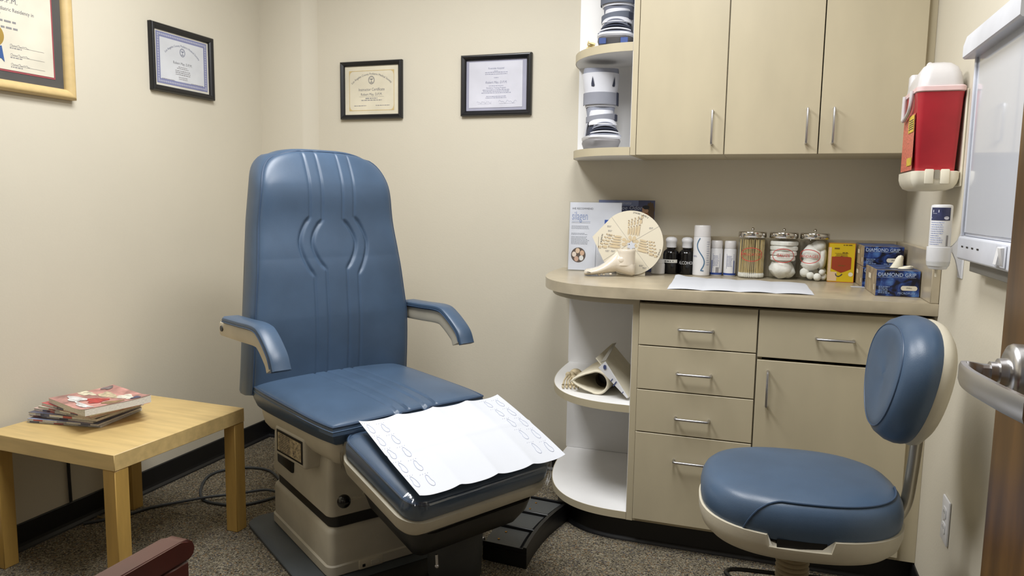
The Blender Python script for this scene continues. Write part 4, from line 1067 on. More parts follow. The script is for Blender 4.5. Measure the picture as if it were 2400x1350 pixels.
bm = bmesh.new(); dashes(bm, 0.004, 0.034, 0.139, 0.0035, yq-0.0002); dashes(bm, -0.026, -0.008, 0.126, 0.005, yq-0.0002); dashes(bm, -0.010, 0.014, 0.062, 0.003, yq-0.0004); dashes(bm, 0.002, 0.02, 0.111, 0.003, yq-0.0002); para(bm, 0, 0.108, 0.05, 0.0012, 0.003, 5, yq-0.0002); obj('lettering', bm, mat('carton_brown_ink', (110, 84, 20), 0.5), S, False, fix=False)
bm = bmesh.new(); ribbon(bm, [(-0.018, 0.032), (-0.016, 0.024), (-0.008, 0.021), (0.0, 0.025), (0.005, 0.031)], 0.0035, yq-0.0003); obj('swoosh_mark', bm, INK, S, False, fix=False)
bm = bmesh.new(); disc(bm, 0.034, 0.030, 0.008, yq-0.0003, 16); obj('round_seal', bm, CREAM, S, False, fix=False)

# glove boxes
GP = glove_print(); GSIDE = mat('glove_box_side', (176, 160, 130), 0.5, var=(22, 0.22, (110, 96, 84)))
GTOP = mat('glove_box_top', (76, 98, 146), 0.45, var=(30, 0.3, (30, 38, 74)))
def glove_box(lab, loc, rz, hx, dep, h, openf):
    b = thing('glove_box', lab, 'box', loc, rz, 'blue glove boxes stacked on the counter')
    obj('carton', box(-hx, hx, 0, dep, 0, h, 0.001, 1), GSIDE, b, False)
    bm = grid(lambda u, v: (-hx+0.001+(2*hx-0.002)*u, -0.0005, 0.001+(h-0.002)*v), 2, 2); obj('front_print', bm, GP, b, False)
    bm = grid(lambda u, v: (-hx+0.001+(2*hx-0.002)*u, 0.001+(dep-0.002)*v, h+0.0005), 2, 2); obj('top_print', bm, GTOP, b, False)
    bm = bmesh.new(); text(bm, 'DIAMOND GRIP', -0.004, h*0.815, 0.0165, y=-0.0012, sx=0.92); quad(bm, -hx*0.86, hx*0.80, h*0.72, h*0.727, -0.0012); obj('lettering', bm, mat('glove_letter', (186, 202, 226), 0.5), b, False, fix=False)
    bm = bmesh.new(); para(bm, -hx*0.86, h*0.36, 0.034, 0.002, 0.005, 5, -0.0012, 0.3, 'L'); text(bm, 'MICROFLEX', hx*0.42, h*0.13, 0.0095, y=-0.0012); obj('lettering', bm, mat('glove_letter_pale', (150, 172, 208), 0.5), b, False, fix=False)
    bm = bmesh.new(); pp = [(hx*0.52 + math.copysign(0.016, c)*1 + 0.0075*c, h*0.33+0.0075*s) for c, s in [(math.cos(2*PI*k/20), math.sin(2*PI*k/20)) for k in range(20)]]
    bm.faces.new([bm.verts.new((x, -0.0012, z)) for x, z in pp]); obj('size_badge', bm, CREAM, b, False, fix=False)
    bm = bmesh.new(); text(bm, 'SMALL', hx*0.52, h*0.335, 0.006, y=-0.0016); obj('lettering', bm, INK, b, False, fix=False)
    # narrow printed labels on the left side
    bm = bmesh.new()
    for (y0, y1, z0, z1) in ((0.018, 0.034, 0.2, 0.42), (0.10, 0.15, 0.55, 0.75)):
        bm.faces.new([bm.verts.new((-hx-0.0006, y, z)) for y, z in ((y1*1, h*z0), (y0, h*z0), (y0, h*z1), (y1, h*z1))])
    obj('side_label', bm, CREAM, b, False, fix=False)
    if openf:
        bm = bmesh.new(); n = 24; bm.faces.new([bm.verts.new((0.012+0.040*math.cos(2*PI*k/n), dep*0.34+0.028*math.sin(2*PI*k/n), h+0.0011)) for k in range(n)]); obj('opening', bm, BLACK, b, False, fix=False)
        LAT = mat('latex_glove', (232, 226, 204), 0.6)
        obj('glove_tuft', loft([[(0.010+dx+rx*math.cos(2*PI*k/12), dep*0.34+0.012*math.sin(2*PI*k/12), h+z) for k in range(12)] for rx, dx, z in ((0.020, -0.004, 0.002), (0.017, -0.002, 0.010), (0.013, 0.001, 0.022), (0.011, 0.004, 0.034), (0.007, 0.006, 0.041), (0.002, 0.007, 0.043))]), LAT, b)
        obj('glove_tuft', loft([[(0.022+dx+rx*math.cos(2*PI*k/12)*1.0, dep*0.20+0.012*math.sin(2*PI*k/12), h+z) for k in range(12)] for rx, dx, z in ((0.022, 0.004, 0.002), (0.022, 0.008, 0.006), (0.014, 0.014, 0.010), (0.004, 0.018, 0.012))]), LAT, b)
    return b
glove_box('blue camouflage glove box at the front with cream gloves poking out of its top', (0.4045, 2.603, ZW), math.radians(1), 0.0635, 0.225, 0.084, True)
glove_box('bottom glove box of the pair stacked against the backsplash, behind the front one', (0.395, 2.868, ZW), math.radians(1), 0.064, 0.225, 0.072, False)
glove_box('top glove box of the pair stacked against the backsplash', (0.395, 2.866, ZW+0.0735), math.radians(1), 0.064, 0.225, 0.072, False)

# paper sheet and card on the worktop
S = thing('paper_sheet', 'creased white paper sheet lying flat along the front of the counter', 'paper', (0, 0, ZW))
q00, q10, q11, q01 = Vector((-0.300, 2.480)), Vector((0.157, 2.522)), Vector((0.146, 2.895)), Vector((-0.322, 2.912))
def flat_sheet(a, b):
    p = q00*(1-a)*(1-b) + q10*a*(1-b) + q11*a*b + q01*(1-a)*b
    z = 0.0006 + 0.005*abs(math.sin(a*4*PI))*(0.6) + 0.002*math.sin(b*PI*2)**2 + 0.010*math.exp(-((a-0.02)/0.05)**2 - ((b-0.98)/0.10)**2)
    return (p.x, p.y + 0.006*math.sin(a*12)*(1 if b > 0.9 else 0.2), z)
obj('sheet', thick(grid(flat_sheet, 60, 24), 0.0004), PAPER, S)
tag(obj('white_card', xf(box(-0.022, 0.022, -0.012, 0.012, 0, 0.0012), T(0.318, 2.86, ZW) @ RZ(0.1)), PAPER, None, False), 'small white card lying on the counter in front of the yellow carton', 'card')
# ------------------------------------------------------------------ framed certificates
def picture_frame(lab, loc, rz, w, h, mould, fm, depth=0.022, grp='framed certificates'):
    f = thing('framed_certificate', lab, 'certificate', loc, rz, grp)
    # moulding as four mitred rails
    prof = [(0.0, 0.0), (0.0, -depth*0.72), (mould*0.16, -depth*0.95), (mould*0.36, -depth), (mould*0.72, -depth*0.80), (mould*0.9, -depth*0.62), (mould, -depth*0.45), (mould, 0.0)]
    W, Hh = w/2, h/2
    cor = [(-1, -1), (1, -1), (1, 1), (-1, 1)]
    for i in range(4):
        a, b = cor[i], cor[(i+1) % 4]
        r = [[(c[0]*(W-d), y, c[1]*(Hh-d)) for d, y in prof] for c in (a, b)]
        obj('rail', loft(r), fm, f)
    return f
GLZ = glass_mat('picture_glass', (0.99, 0.99, 0.99), 0.0, 0.03, 1.3)
def sheet(f, x0, x1, z0, z1, y, m, name='backing'):
    return obj(name, box(x0, x1, y, y+0.0012, z0, z1), m, f, False)
FRAME_M = 0.021
# back wall, left: instructor certificate
f = picture_frame('black framed cream certificate on the back wall, the one nearer the corner', (-1.770, YB-0.0005, 1.711), 0, 0.322, 0.263, FRAME_M, FRAMEB)
sheet(f, -0.143, 0.143, -0.113, 0.113, -0.006, mat('cert_cream', (220, 212, 190), 0.7), 'certificate_sheet')
GOLD = mat('cert_gold_ink', (206, 182, 128), 0.6); DK = mat('cert_grey_ink', (116, 116, 122), 0.7)
y1 = -0.0066
bm = bmesh.new(); frame_quad(bm, -0.118, 0.118, -0.093, 0.090, 0.0025, y1)
for sx in (-1, 1):
    for sz in (-1, 1):
        cx, cz = sx*0.118, (0.090 if sz > 0 else -0.093)
        bm.faces.new([bm.verts.new((cx-sx*a, y1-0.0004, cz-sz*b)) for a, b in ((0, 0), (0.022, 0.0), (0.014, 0.004), (0.006, 0.010), (0.003, 0.020), (0, 0.022))])
obj('gold_border', bm, GOLD, f, False, fix=False)
def society(f, y1, cz, m, sc=1.0):
    bm = bmesh.new(); arc_text(bm, 'Los Angeles County Podiatric Medical Society', 0, cz-0.150*sc, 0.150*sc, 0.0135*sc, y1, 0.92); obj('lettering', bm, m, f, False, fix=False)
    bm = bmesh.new(); disc(bm, 0, cz-0.028*sc, 0.0185*sc, y1, 28, 0.9, 0.0165*sc); disc(bm, 0, cz-0.028*sc, 0.0150*sc, y1, 24, 0.9, 0.0138*sc)
    ribbon(bm, [(-0.009*sc, cz-0.022*sc), (0, cz-0.026*sc), (0.009*sc, cz-0.022*sc)], 0.003*sc, y1); ribbon(bm, [(0, cz-0.019*sc), (0, cz-0.039*sc)], 0.002*sc, y1); ribbon(bm, [(-0.006*sc, cz-0.038*sc), (0.006*sc, cz-0.038*sc)], 0.002*sc, y1)
    obj('seal', bm, m, f, False, fix=False)
society(f, y1, 0.074, DK)
bm = bmesh.new(); text(bm, 'Instructor Certificate', 0, 0.003, 0.0185, y=y1, sx=0.86, shear=0.05); text(bm, 'Robert May, D.P.M.', 0, -0.019, 0.0165, y=y1, sx=0.86); obj('lettering', bm, DK, f, False, fix=False)
bm = bmesh.new(); quad(bm, -0.065, 0.065, -0.0295, -0.0288, y1); dashes(bm, -0.032, 0.030, -0.037, 0.0045, y1); dashes(bm, -0.054, 0.054, -0.0455, 0.0035, y1); dashes(bm, -0.092, -0.026, -0.070, 0.003, y1); dashes(bm, 0.022, 0.095, -0.070, 0.003, y1); obj('printed_text', bm, INKL, f, False, fix=False)
obj('glazing', box(-0.143, 0.143, -0.0095, -0.0085, -0.113, 0.113), GLZ, f, False)
# back wall, right: hospital residency diploma with grey mat
f = picture_frame('black framed white diploma with a grey mat, beside the open wall shelf', (-1.152, YB-0.0005, 1.712), 0, 0.328, 0.263, 0.023, FRAMEB)
sheet(f, -0.143, 0.143, -0.112, 0.112, -0.005, mat('mat_grey_blue', (164, 164, 182), 0.7), 'mat_board')
sheet(f, -0.128, 0.122, -0.096, 0.101, -0.0066, mat('cert_white', (210, 210, 220), 0.7), 'certificate_sheet')
y1 = -0.0072; PG = mat('cert_pale_ink', (150, 152, 172), 0.7)
bm = bmesh.new(); text(bm, 'Riverside Hospital', 0, 0.072, 0.0120, y=y1, sx=0.85); text(bm, 'Robert May, D.P.M.', 0, 0.012, 0.0150, y=y1, sx=0.85, shear=0.25); text(bm, 'Residency Training Program', 0, -0.0115, 0.0095, y=y1, sx=0.85); obj('lettering', bm, PG, f, False, fix=False)
bm = bmesh.new(); para(bm, 0, 0.060, 0.02, 0.002, 0.006, 1, y1); para(bm, 0, 0.055, 0.11, 0.0026, 0.0075, 2, y1, 0.1); para(bm, 0, 0.032, 0.024, 0.0022, 0.006, 1, y1); para(bm, 0, -0.003, 0.085, 0.0024, 0.006, 1, y1); para(bm, 0, -0.020, 0.14, 0.0026, 0.0065, 3, y1, 0.15); para(bm, 0, -0.048, 0.11, 0.0024, 0.0065, 2, y1, 0.2)
ribbon(bm, [(-0.09+0.004*i, -0.073+0.006*math.sin(i*1.7)*math.cos(i*0.6)) for i in range(18)], 0.0009, y1); ribbon(bm, [(0.012+0.005*i, -0.072+0.008*math.sin(i*1.3)*math.cos(i*0.45)) for i in range(18)], 0.0009, y1); quad(bm, -0.085, -0.02, -0.080, -0.0794, y1); quad(bm, 0.015, 0.09, -0.080, -0.0794, y1)
obj('printed_text', bm, PG, f, False, fix=False)
obj('glazing', box(-0.143, 0.143, -0.0095, -0.0085, -0.112, 0.112), GLZ, f, False)
# left wall, small black frame with blue guilloche border
f = picture_frame('black framed certificate with a blue patterned border on the left wall', (XL+0.0005, 2.556, 1.759), PI/2, 0.350, 0.266, 0.024, FRAMEB)
sheet(f, -0.154, 0.154, -0.112, 0.112, -0.006, mat('cert_ivory', (214, 210, 198), 0.7), 'certificate_sheet')
y1 = -0.0066
BB = mat('cert_blue_border', (128, 132, 170), 0.6); BB2 = mat('cert_blue_border_pale', (176, 178, 196), 0.6)
bm = bmesh.new(); frame_quad(bm, -0.142, 0.142, -0.100, 0.103, 0.0195, y1); obj('blue_border', bm, BB, f, False, fix=False)
bm = bmesh.new()
for i in range(28):
    x = -0.132+i*0.0098
    for z in (-0.0903, 0.0933): disc(bm, x, z, 0.0042, y1-0.0003, 8)
for i in range(18):
    z = -0.083+i*0.0100
    for x in (-0.1323, 0.1323): disc(bm, x, z, 0.0042, y1-0.0003, 8)
o = obj('border_pattern', bm, BB2, f, False, fix=False); o['kind'] = 'stuff'
sheet(f, -0.1225, 0.1225, -0.0805, 0.0835, -0.0064, mat('cert_white2', (212, 214, 218), 0.7), 'inner_panel')
society(f, y1-0.0002, 0.066, mat('cert_blue_grey_ink', (110, 116, 142), 0.7), 0.92)
bm = bmesh.new(); text(bm, 'Robert May, D.P.M.', 0, -0.006, 0.0155, y=y1-0.0002, sx=0.86); obj('lettering', bm, DK, f, False, fix=False)
bm = bmesh.new(); para(bm, 0, -0.020, 0.07, 0.0026, 0.0065, 2, y1-0.0002, 0.3); para(bm, 0, -0.036, 0.09, 0.003, 0.0075, 3, y1-0.0002, 0.2); para(bm, 0, -0.062, 0.05, 0.0026, 0.007, 2, y1-0.0002, 0.2); dashes(bm, -0.115, -0.045, -0.079, 0.0022, y1-0.0002); dashes(bm, 0.045, 0.115, -0.079, 0.0022, y1-0.0002); obj('printed_text', bm, INKL, f, False, fix=False)
obj('glazing', box(-0.154, 0.154, -0.0095, -0.0085, -0.112, 0.112), GLZ, f, False)
# left wall, large gold frame cut by the picture edge
gx, gz, gw, gh = 1.745, 1.86, 0.56, 0.652
f = picture_frame('large gold framed diploma with a dark mat and gold seal on the left wall', (XL+0.0005, gx, gz), PI/2, gw, gh, 0.034, FRAMEG, 0.030)
sheet(f, -gw/2+0.03, gw/2-0.03, -gh/2+0.03, gh/2-0.03, -0.005, mat('mat_charcoal', (78, 76, 74), 0.8), 'mat_board')
RB = mat('mat_red_line', (158, 70, 78), 0.7)
pr = 0.208; pb = -0.258; pt = 0.26
obj('red_fillet', box(-pr-0.006, pr+0.006, -0.0062, -0.005, pb-0.006, pt+0.006), RB, f, False)
sheet(f, -pr, pr, pb, pt, -0.0074, mat('diploma_paper', (222, 216, 198), 0.7), 'certificate_sheet')
y1 = -0.0080
bm = bmesh.new(); text(bm, 'Council on Accreditation of Hospitals', 0.155, 0.042, 0.0165, 'RIGHT', y1, sx=0.9); text(bm, 'Podiatric Medical Education', 0.098, 0.004, 0.0165, 'RIGHT', y1, sx=0.9); text(bm, 'Robert May, D.P.M.', 0.090, -0.040, 0.0240, 'RIGHT', y1, sx=0.95); text(bm, 'three year Podiatric Residency in', 0.145, -0.068, 0.0165, 'RIGHT', y1, sx=0.9); text(bm, 'Surgery', 0.030, -0.086, 0.0165, 'RIGHT', y1, sx=0.9)
obj('lettering', bm, DK, f, False, fix=False)
bm = bmesh.new(); dashes(bm, -0.1, 0.08, -0.106, 0.006, y1); dashes(bm, -0.1, 0.085, -0.126, 0.006, y1)
for k in range(3):
    zb = -0.178-k*0.030; quad(bm, 0.055, 0.175, zb-0.004, zb-0.0032, y1); ribbon(bm, [(0.055+0.005*i, zb+0.004*math.sin(i*1.9)*math.cos(i*0.5)) for i in range(14)], 0.0012, y1)
    dashes(bm, 0.055, 0.095, zb-0.009, 0.003, y1)
obj('printed_text', bm, INKL, f, False, fix=False)
sl = obj('gold_seal', xf(lathe([(0.036, 0), (0.036, 0.0015), (0.030, 0.002)], 36), T(0.0, -0.0076, -0.156) @ RX(PI/2)), mat('gold_foil', (206, 172, 92), 0.35, 0.6), f)
bm = bmesh.new(); bm.faces.new([bm.verts.new((x, y1-0.0004, z)) for x, z in ((-0.004, -0.19), (0.012, -0.19), (0.016, -0.228), (0.008, -0.222), (-0.002, -0.232))]); obj('red_ribbon', bm, mat('ribbon_red', (176, 56, 60), 0.5), sl, False, fix=False)
bm = bmesh.new(); bm.faces.new([bm.verts.new((x, y1-0.0006, z)) for x, z in ((0.012, -0.19), (0.027, -0.186), (0.034, -0.236), (0.024, -0.226), (0.016, -0.226))]); obj('blue_ribbon', bm, mat('ribbon_blue', (54, 90, 150), 0.5), sl, False, fix=False)
obj('glazing', box(-gw/2+0.03, gw/2-0.03, -0.0135, -0.0125, -gh/2+0.03, gh/2-0.03), GLZ, f, False)

# ------------------------------------------------------------------ right wall: sharps bin, soap dispenser, light box, outlet
S = thing('sharps_container', 'red sharps container with white lid mounted on the right wall', 'sharps container', (0.428, 2.40, 1.262))
REDP = mat('red_plastic', (182, 42, 54), 0.35, var=(5, 0.05))
LIDP = mat('lid_plastic', (212, 209, 210), 0.28)
BRK = mat('bracket_plastic', (226, 220, 202), 0.4)
obj('body', pillow(0.0565, 0.108, 0.018, [(0.012, 0.036), (0.009, 0.040), (0.001, 0.235), (-0.001, 0.252)], 6), REDP, S)
obj('rim', pillow(0.060, 0.112, 0.018, [(0.004, 0.2525), (0, 0.255), (0, 0.266), (0.004, 0.269)], 6), mat('rim_pink', (236, 204, 204), 0.35), S)
def lid_ring(k, z, sh=0.0, hump=0):
    return [(x, y+sh, z + hump*max(0, math.cos((y+0.03)*22))) for x, y in rrect(0.056-k, 0.106-k, max(0.03-k*0.4, 0.006), 8)]
ld = obj('lid', loft([lid_ring(0.0, 0.2695), lid_ring(0.002, 0.285), lid_ring(0.006, 0.300, 0, 0.010), lid_ring(0.014, 0.312, 0, 0.016), lid_ring(0.030, 0.320, 0, 0.018), lid_ring(0.046, 0.322, 0, 0.018)]), LIDP, S)
obj('drop_tower', xf(pillow(0.018, 0.022, 0.012, [(0, 0.270), (0.001, 0.318), (0.004, 0.323), (0.01, 0.324)], 5), T(-0.036, 0.070, 0)), LIDP, ld)
obj('lid_tab', xf(sphere(0.010, sz=1.3), T(-0.010, 0.030, 0.340)), LIDP, ld)
# carrying loop on the outer face
lp = [(-0.0635, 0.060, 0.262), (-0.064, 0.060, 0.205), (-0.064, 0.050, 0.192), (-0.064, -0.030, 0.210), (-0.064, -0.052, 0.232), (-0.0635, -0.056, 0.262)]
obj('handle_loop', tube(smooth_path(lp, 4), 0.0055, 8), LIDP, S)
bm = bmesh.new(); XO = -0.0572
def oq(bm, ya, yb, za, zb, x=XO): bm.faces.new([bm.verts.new(p) for p in ((x, yb, za), (x, ya, za), (x, ya, zb), (x, yb, zb))])
oq(bm, -0.088, 0.088, 0.045, 0.200, XO+0.001); lab = obj('front_label', bm, mat('label_salmon', (204, 112, 92), 0.5, var=(160, 0.10)), S, False, fix=False)
bm = bmesh.new(); oq(bm, -0.084, 0.0, 0.150, 0.196, XO-0.0004); oq(bm, -0.084, -0.01, 0.058, 0.080, XO-0.0004); obj('yellow_label', bm, mat('label_yellow', (216, 186, 70), 0.5, var=(60, 0.08)), S, False, fix=False)
bm = bmesh.new()
for k in range(5): oq(bm, -0.075, -0.01, 0.182-k*0.006, 0.1845-k*0.006, XO-0.0008)
obj('lettering', bm, INK, S, False, fix=False)
obj('bracket', pillow(0.0595, 0.112, 0.020, [(0.026, -0.010), (0.012, -0.004), (0.004, 0.008), (0, 0.022), (0.0, 0.040), (0.005, 0.0415)], 6), BRK, S)
for x in (-0.016, 0.022):
    obj('bracket_lug', box(x-0.011, x+0.011, -0.1165, -0.108, 0.006, 0.046, 0.003, 2), BRK, S)
obj('bracket_notch', box(-0.004, 0.009, -0.1135, -0.112, 0.020, 0.044), mat('notch_grey', (150, 144, 130), 0.6), S)
obj('wall_plate', box(0.0605, 0.0665, -0.10, 0.10, 0.0, 0.26, 0.002, 1), BRK, S)

S = thing('soap_dispenser', 'white hand sanitizer bottle upside down in a bracket on the right wall', 'dispenser', (0.4395, 2.235, 1.040)); S.scale = (0.885, 0.885, 0.885)
obj('bottle', lathe([(0.0285, 0.062), (0.029, 0.066), (0.029, 0.188), (0.0275, 0.193), (0.02, 0.195)], 32), WHITEP, S)
obj('cup', lathe([(0.012, 0.0), (0.024, 0.002), (0.029, 0.012), (0.0315, 0.024), (0.0325, 0.028), (0.033, 0.068), (0.031, 0.069)], 32, True, False), WHITEP, S)
obj('spout', tube([(-0.003, -0.004, 0.003), (-0.003, -0.004, -0.022)], [0.0045, 0.0038], 10), CREAM, S)
obj('valve_band', lathe([(0.0300, 0.0115), (0.0322, 0.0235)], 32, False, False), mat('grey_translucent', (204, 204, 202), 0.4), S)
rg = []
for x, z0, z1 in ((0.026, 0.058, 0.066), (0.036, 0.052, 0.074), (0.046, 0.030, 0.088), (0.054, 0.0, 0.110), (0.0605, -0.022, 0.122)):
    rg.append([(x, -0.006, z0), (x, 0.006, z0), (x, 0.006, z1), (x, -0.006, z1)])
obj('bracket_arm', loft(rg), WHITEP, S)
obj('wall_plate', box(0.0606, 0.0625, -0.03, 0.03, -0.024, 0.125, 0.001, 1), WHITEP, S)
obj('top_label', label_geo(-0.036, 0.020, 0.148, 0.186, 0.029, 14, 0.0006), mat('label_navy', (52, 56, 92), 0.45, var=(40, 0.12)), S)
bm = bmesh.new(); quad(bm, -0.034, 0.014, 0.1535, 0.1575, -0.0012); quad(bm, -0.030, -0.012, 0.1715, 0.179, -0.0012); quad(bm, -0.030, -0.018, 0.168, 0.169, -0.0012); disc(bm, 0.008, 0.1555, 0.005, -0.0014, 16, 1.4); obj('label_marks', cyl_wrap(bm, 0.029), mat('label_lilac', (206, 206, 222), 0.5), S, False, fix=False)
bm = bmesh.new(); para(bm, -0.034, 0.142, 0.038, 0.0014, 0.0065, 11, -0.0012, 0.4, 'L'); obj('lettering', cyl_wrap(bm, 0.029), mat('label_blue_ink', (120, 140, 196), 0.5), S, False, fix=False)
bm = bmesh.new(); quad(bm, 0.012, 0.017, 0.072, 0.104, -0.0012); obj('bar_code', cyl_wrap(bm, 0.029), INKL, S, False, fix=False)

# X-ray light box; local: facing -X via rotation
LB = thing('xray_light_box', 'white wall-mounted X-ray light box with a sloping hood and rocker switch', 'light box', (XR-0.0005, 1.828, 1.082), -PI/2)
WENAM = mat('white_enamel', (204, 207, 216), 0.3)
hw = 0.2035
obj('housing', box(-hw, hw, -0.045, 0, 0.056, 0.500, 0.003, 2), WENAM, LB)
obj('viewing_panel', box(-hw+0.016, hw-0.012, -0.0485, -0.0455, 0.064, 0.480, 0.001, 1), mat('opal_acrylic', (200, 204, 214), 0.07, var=(3, 0.008), coat=0.5), LB)
obj('side_channel', box(-hw, -hw+0.012, -0.053, -0.0455, 0.056, 0.480, 0.002, 2), WENAM, LB)
obj('side_channel', box(hw-0.009, hw, -0.053, -0.0455, 0.056, 0.480, 0.002, 2), WENAM, LB)
obj('control_strip', box(-hw-0.004, hw, -0.056, 0, 0.0, 0.0555, 0.006, 3), WENAM, LB)
hood = loft([[(-hw-0.012, y, z) for y, z in ((0, 0.470), (-0.072, 0.470), (-0.076, 0.474), (-0.076, 0.500), (-0.070, 0.522), (0, 0.526))], [(hw+0.004, y, z) for y, z in ((0, 0.470), (-0.072, 0.470), (-0.076, 0.474), (-0.076, 0.500), (-0.070, 0.522), (0, 0.526))]])
obj('film_clip_hood', hood, WENAM, LB)
for k in range(4):
    x = -0.158 + k*0.045
    obj('vent_slot', box(x-0.008, x+0.008, -0.0568, -0.0558, 0.030, 0.034, 0.0004, 1), BLACK, LB)
sb = obj('switch_bezel', box(0.120, 0.186, -0.059, -0.056, 0.006, 0.050, 0.002, 2), WENAM, LB)
obj('rocker_switch', loft([[(0.136, y, z) for y, z in ((-0.059, 0.010), (-0.066, 0.012), (-0.061, 0.045), (-0.059, 0.046))], [(0.156, y, z) for y, z in ((-0.059, 0.010), (-0.066, 0.012), (-0.061, 0.045), (-0.059, 0.046))]]), WHITEP, sb)
obj('rocker_switch', loft([[(0.159, y, z) for y, z in ((-0.059, 0.010), (-0.061, 0.012), (-0.066, 0.045), (-0.059, 0.046))], [(0.179, y, z) for y, z in ((-0.059, 0.010), (-0.061, 0.012), (-0.066, 0.045), (-0.059, 0.046))]]), WHITEP, sb)
obj('mounting_box', box(-0.17, 0.16, -0.035, 0, -0.026, -0.0002, 0.001, 1), mat('grey_galvanised', (132, 130, 124), 0.5, 0.3), LB, False)

O = thing('wall_outlet', 'white duplex wall outlet low on the right wall', 'outlet', (XR-0.0005, 2.158, 0.380), -PI/2)
obj('cover_plate', box(-0.036, 0.036, -0.006, 0, -0.060, 0.060, 0.003, 2), WHITEP, O)
for z in (-0.021, 0.021):
    s = obj('receptacle', xf(pillow(0.0165, 0.0145, 0.007, [(0, 0), (0, 0.0018), (0.001, 0.002)], 4), T(0, -0.006, z) @ RX(PI/2)), WHITEP, O)
    obj('slots', join(box(-0.0065, -0.0045, -0.0083, -0.0078, z-0.002, z+0.006), box(0.0045, 0.0065, -0.0083, -0.0078, z-0.002, z+0.006)), INK, s, False)
obj('screw', xf(lathe([(0.003, 0), (0.003, 0.001)], 10), T(0, -0.006, 0) @ RX(PI/2)), STEEL, O)

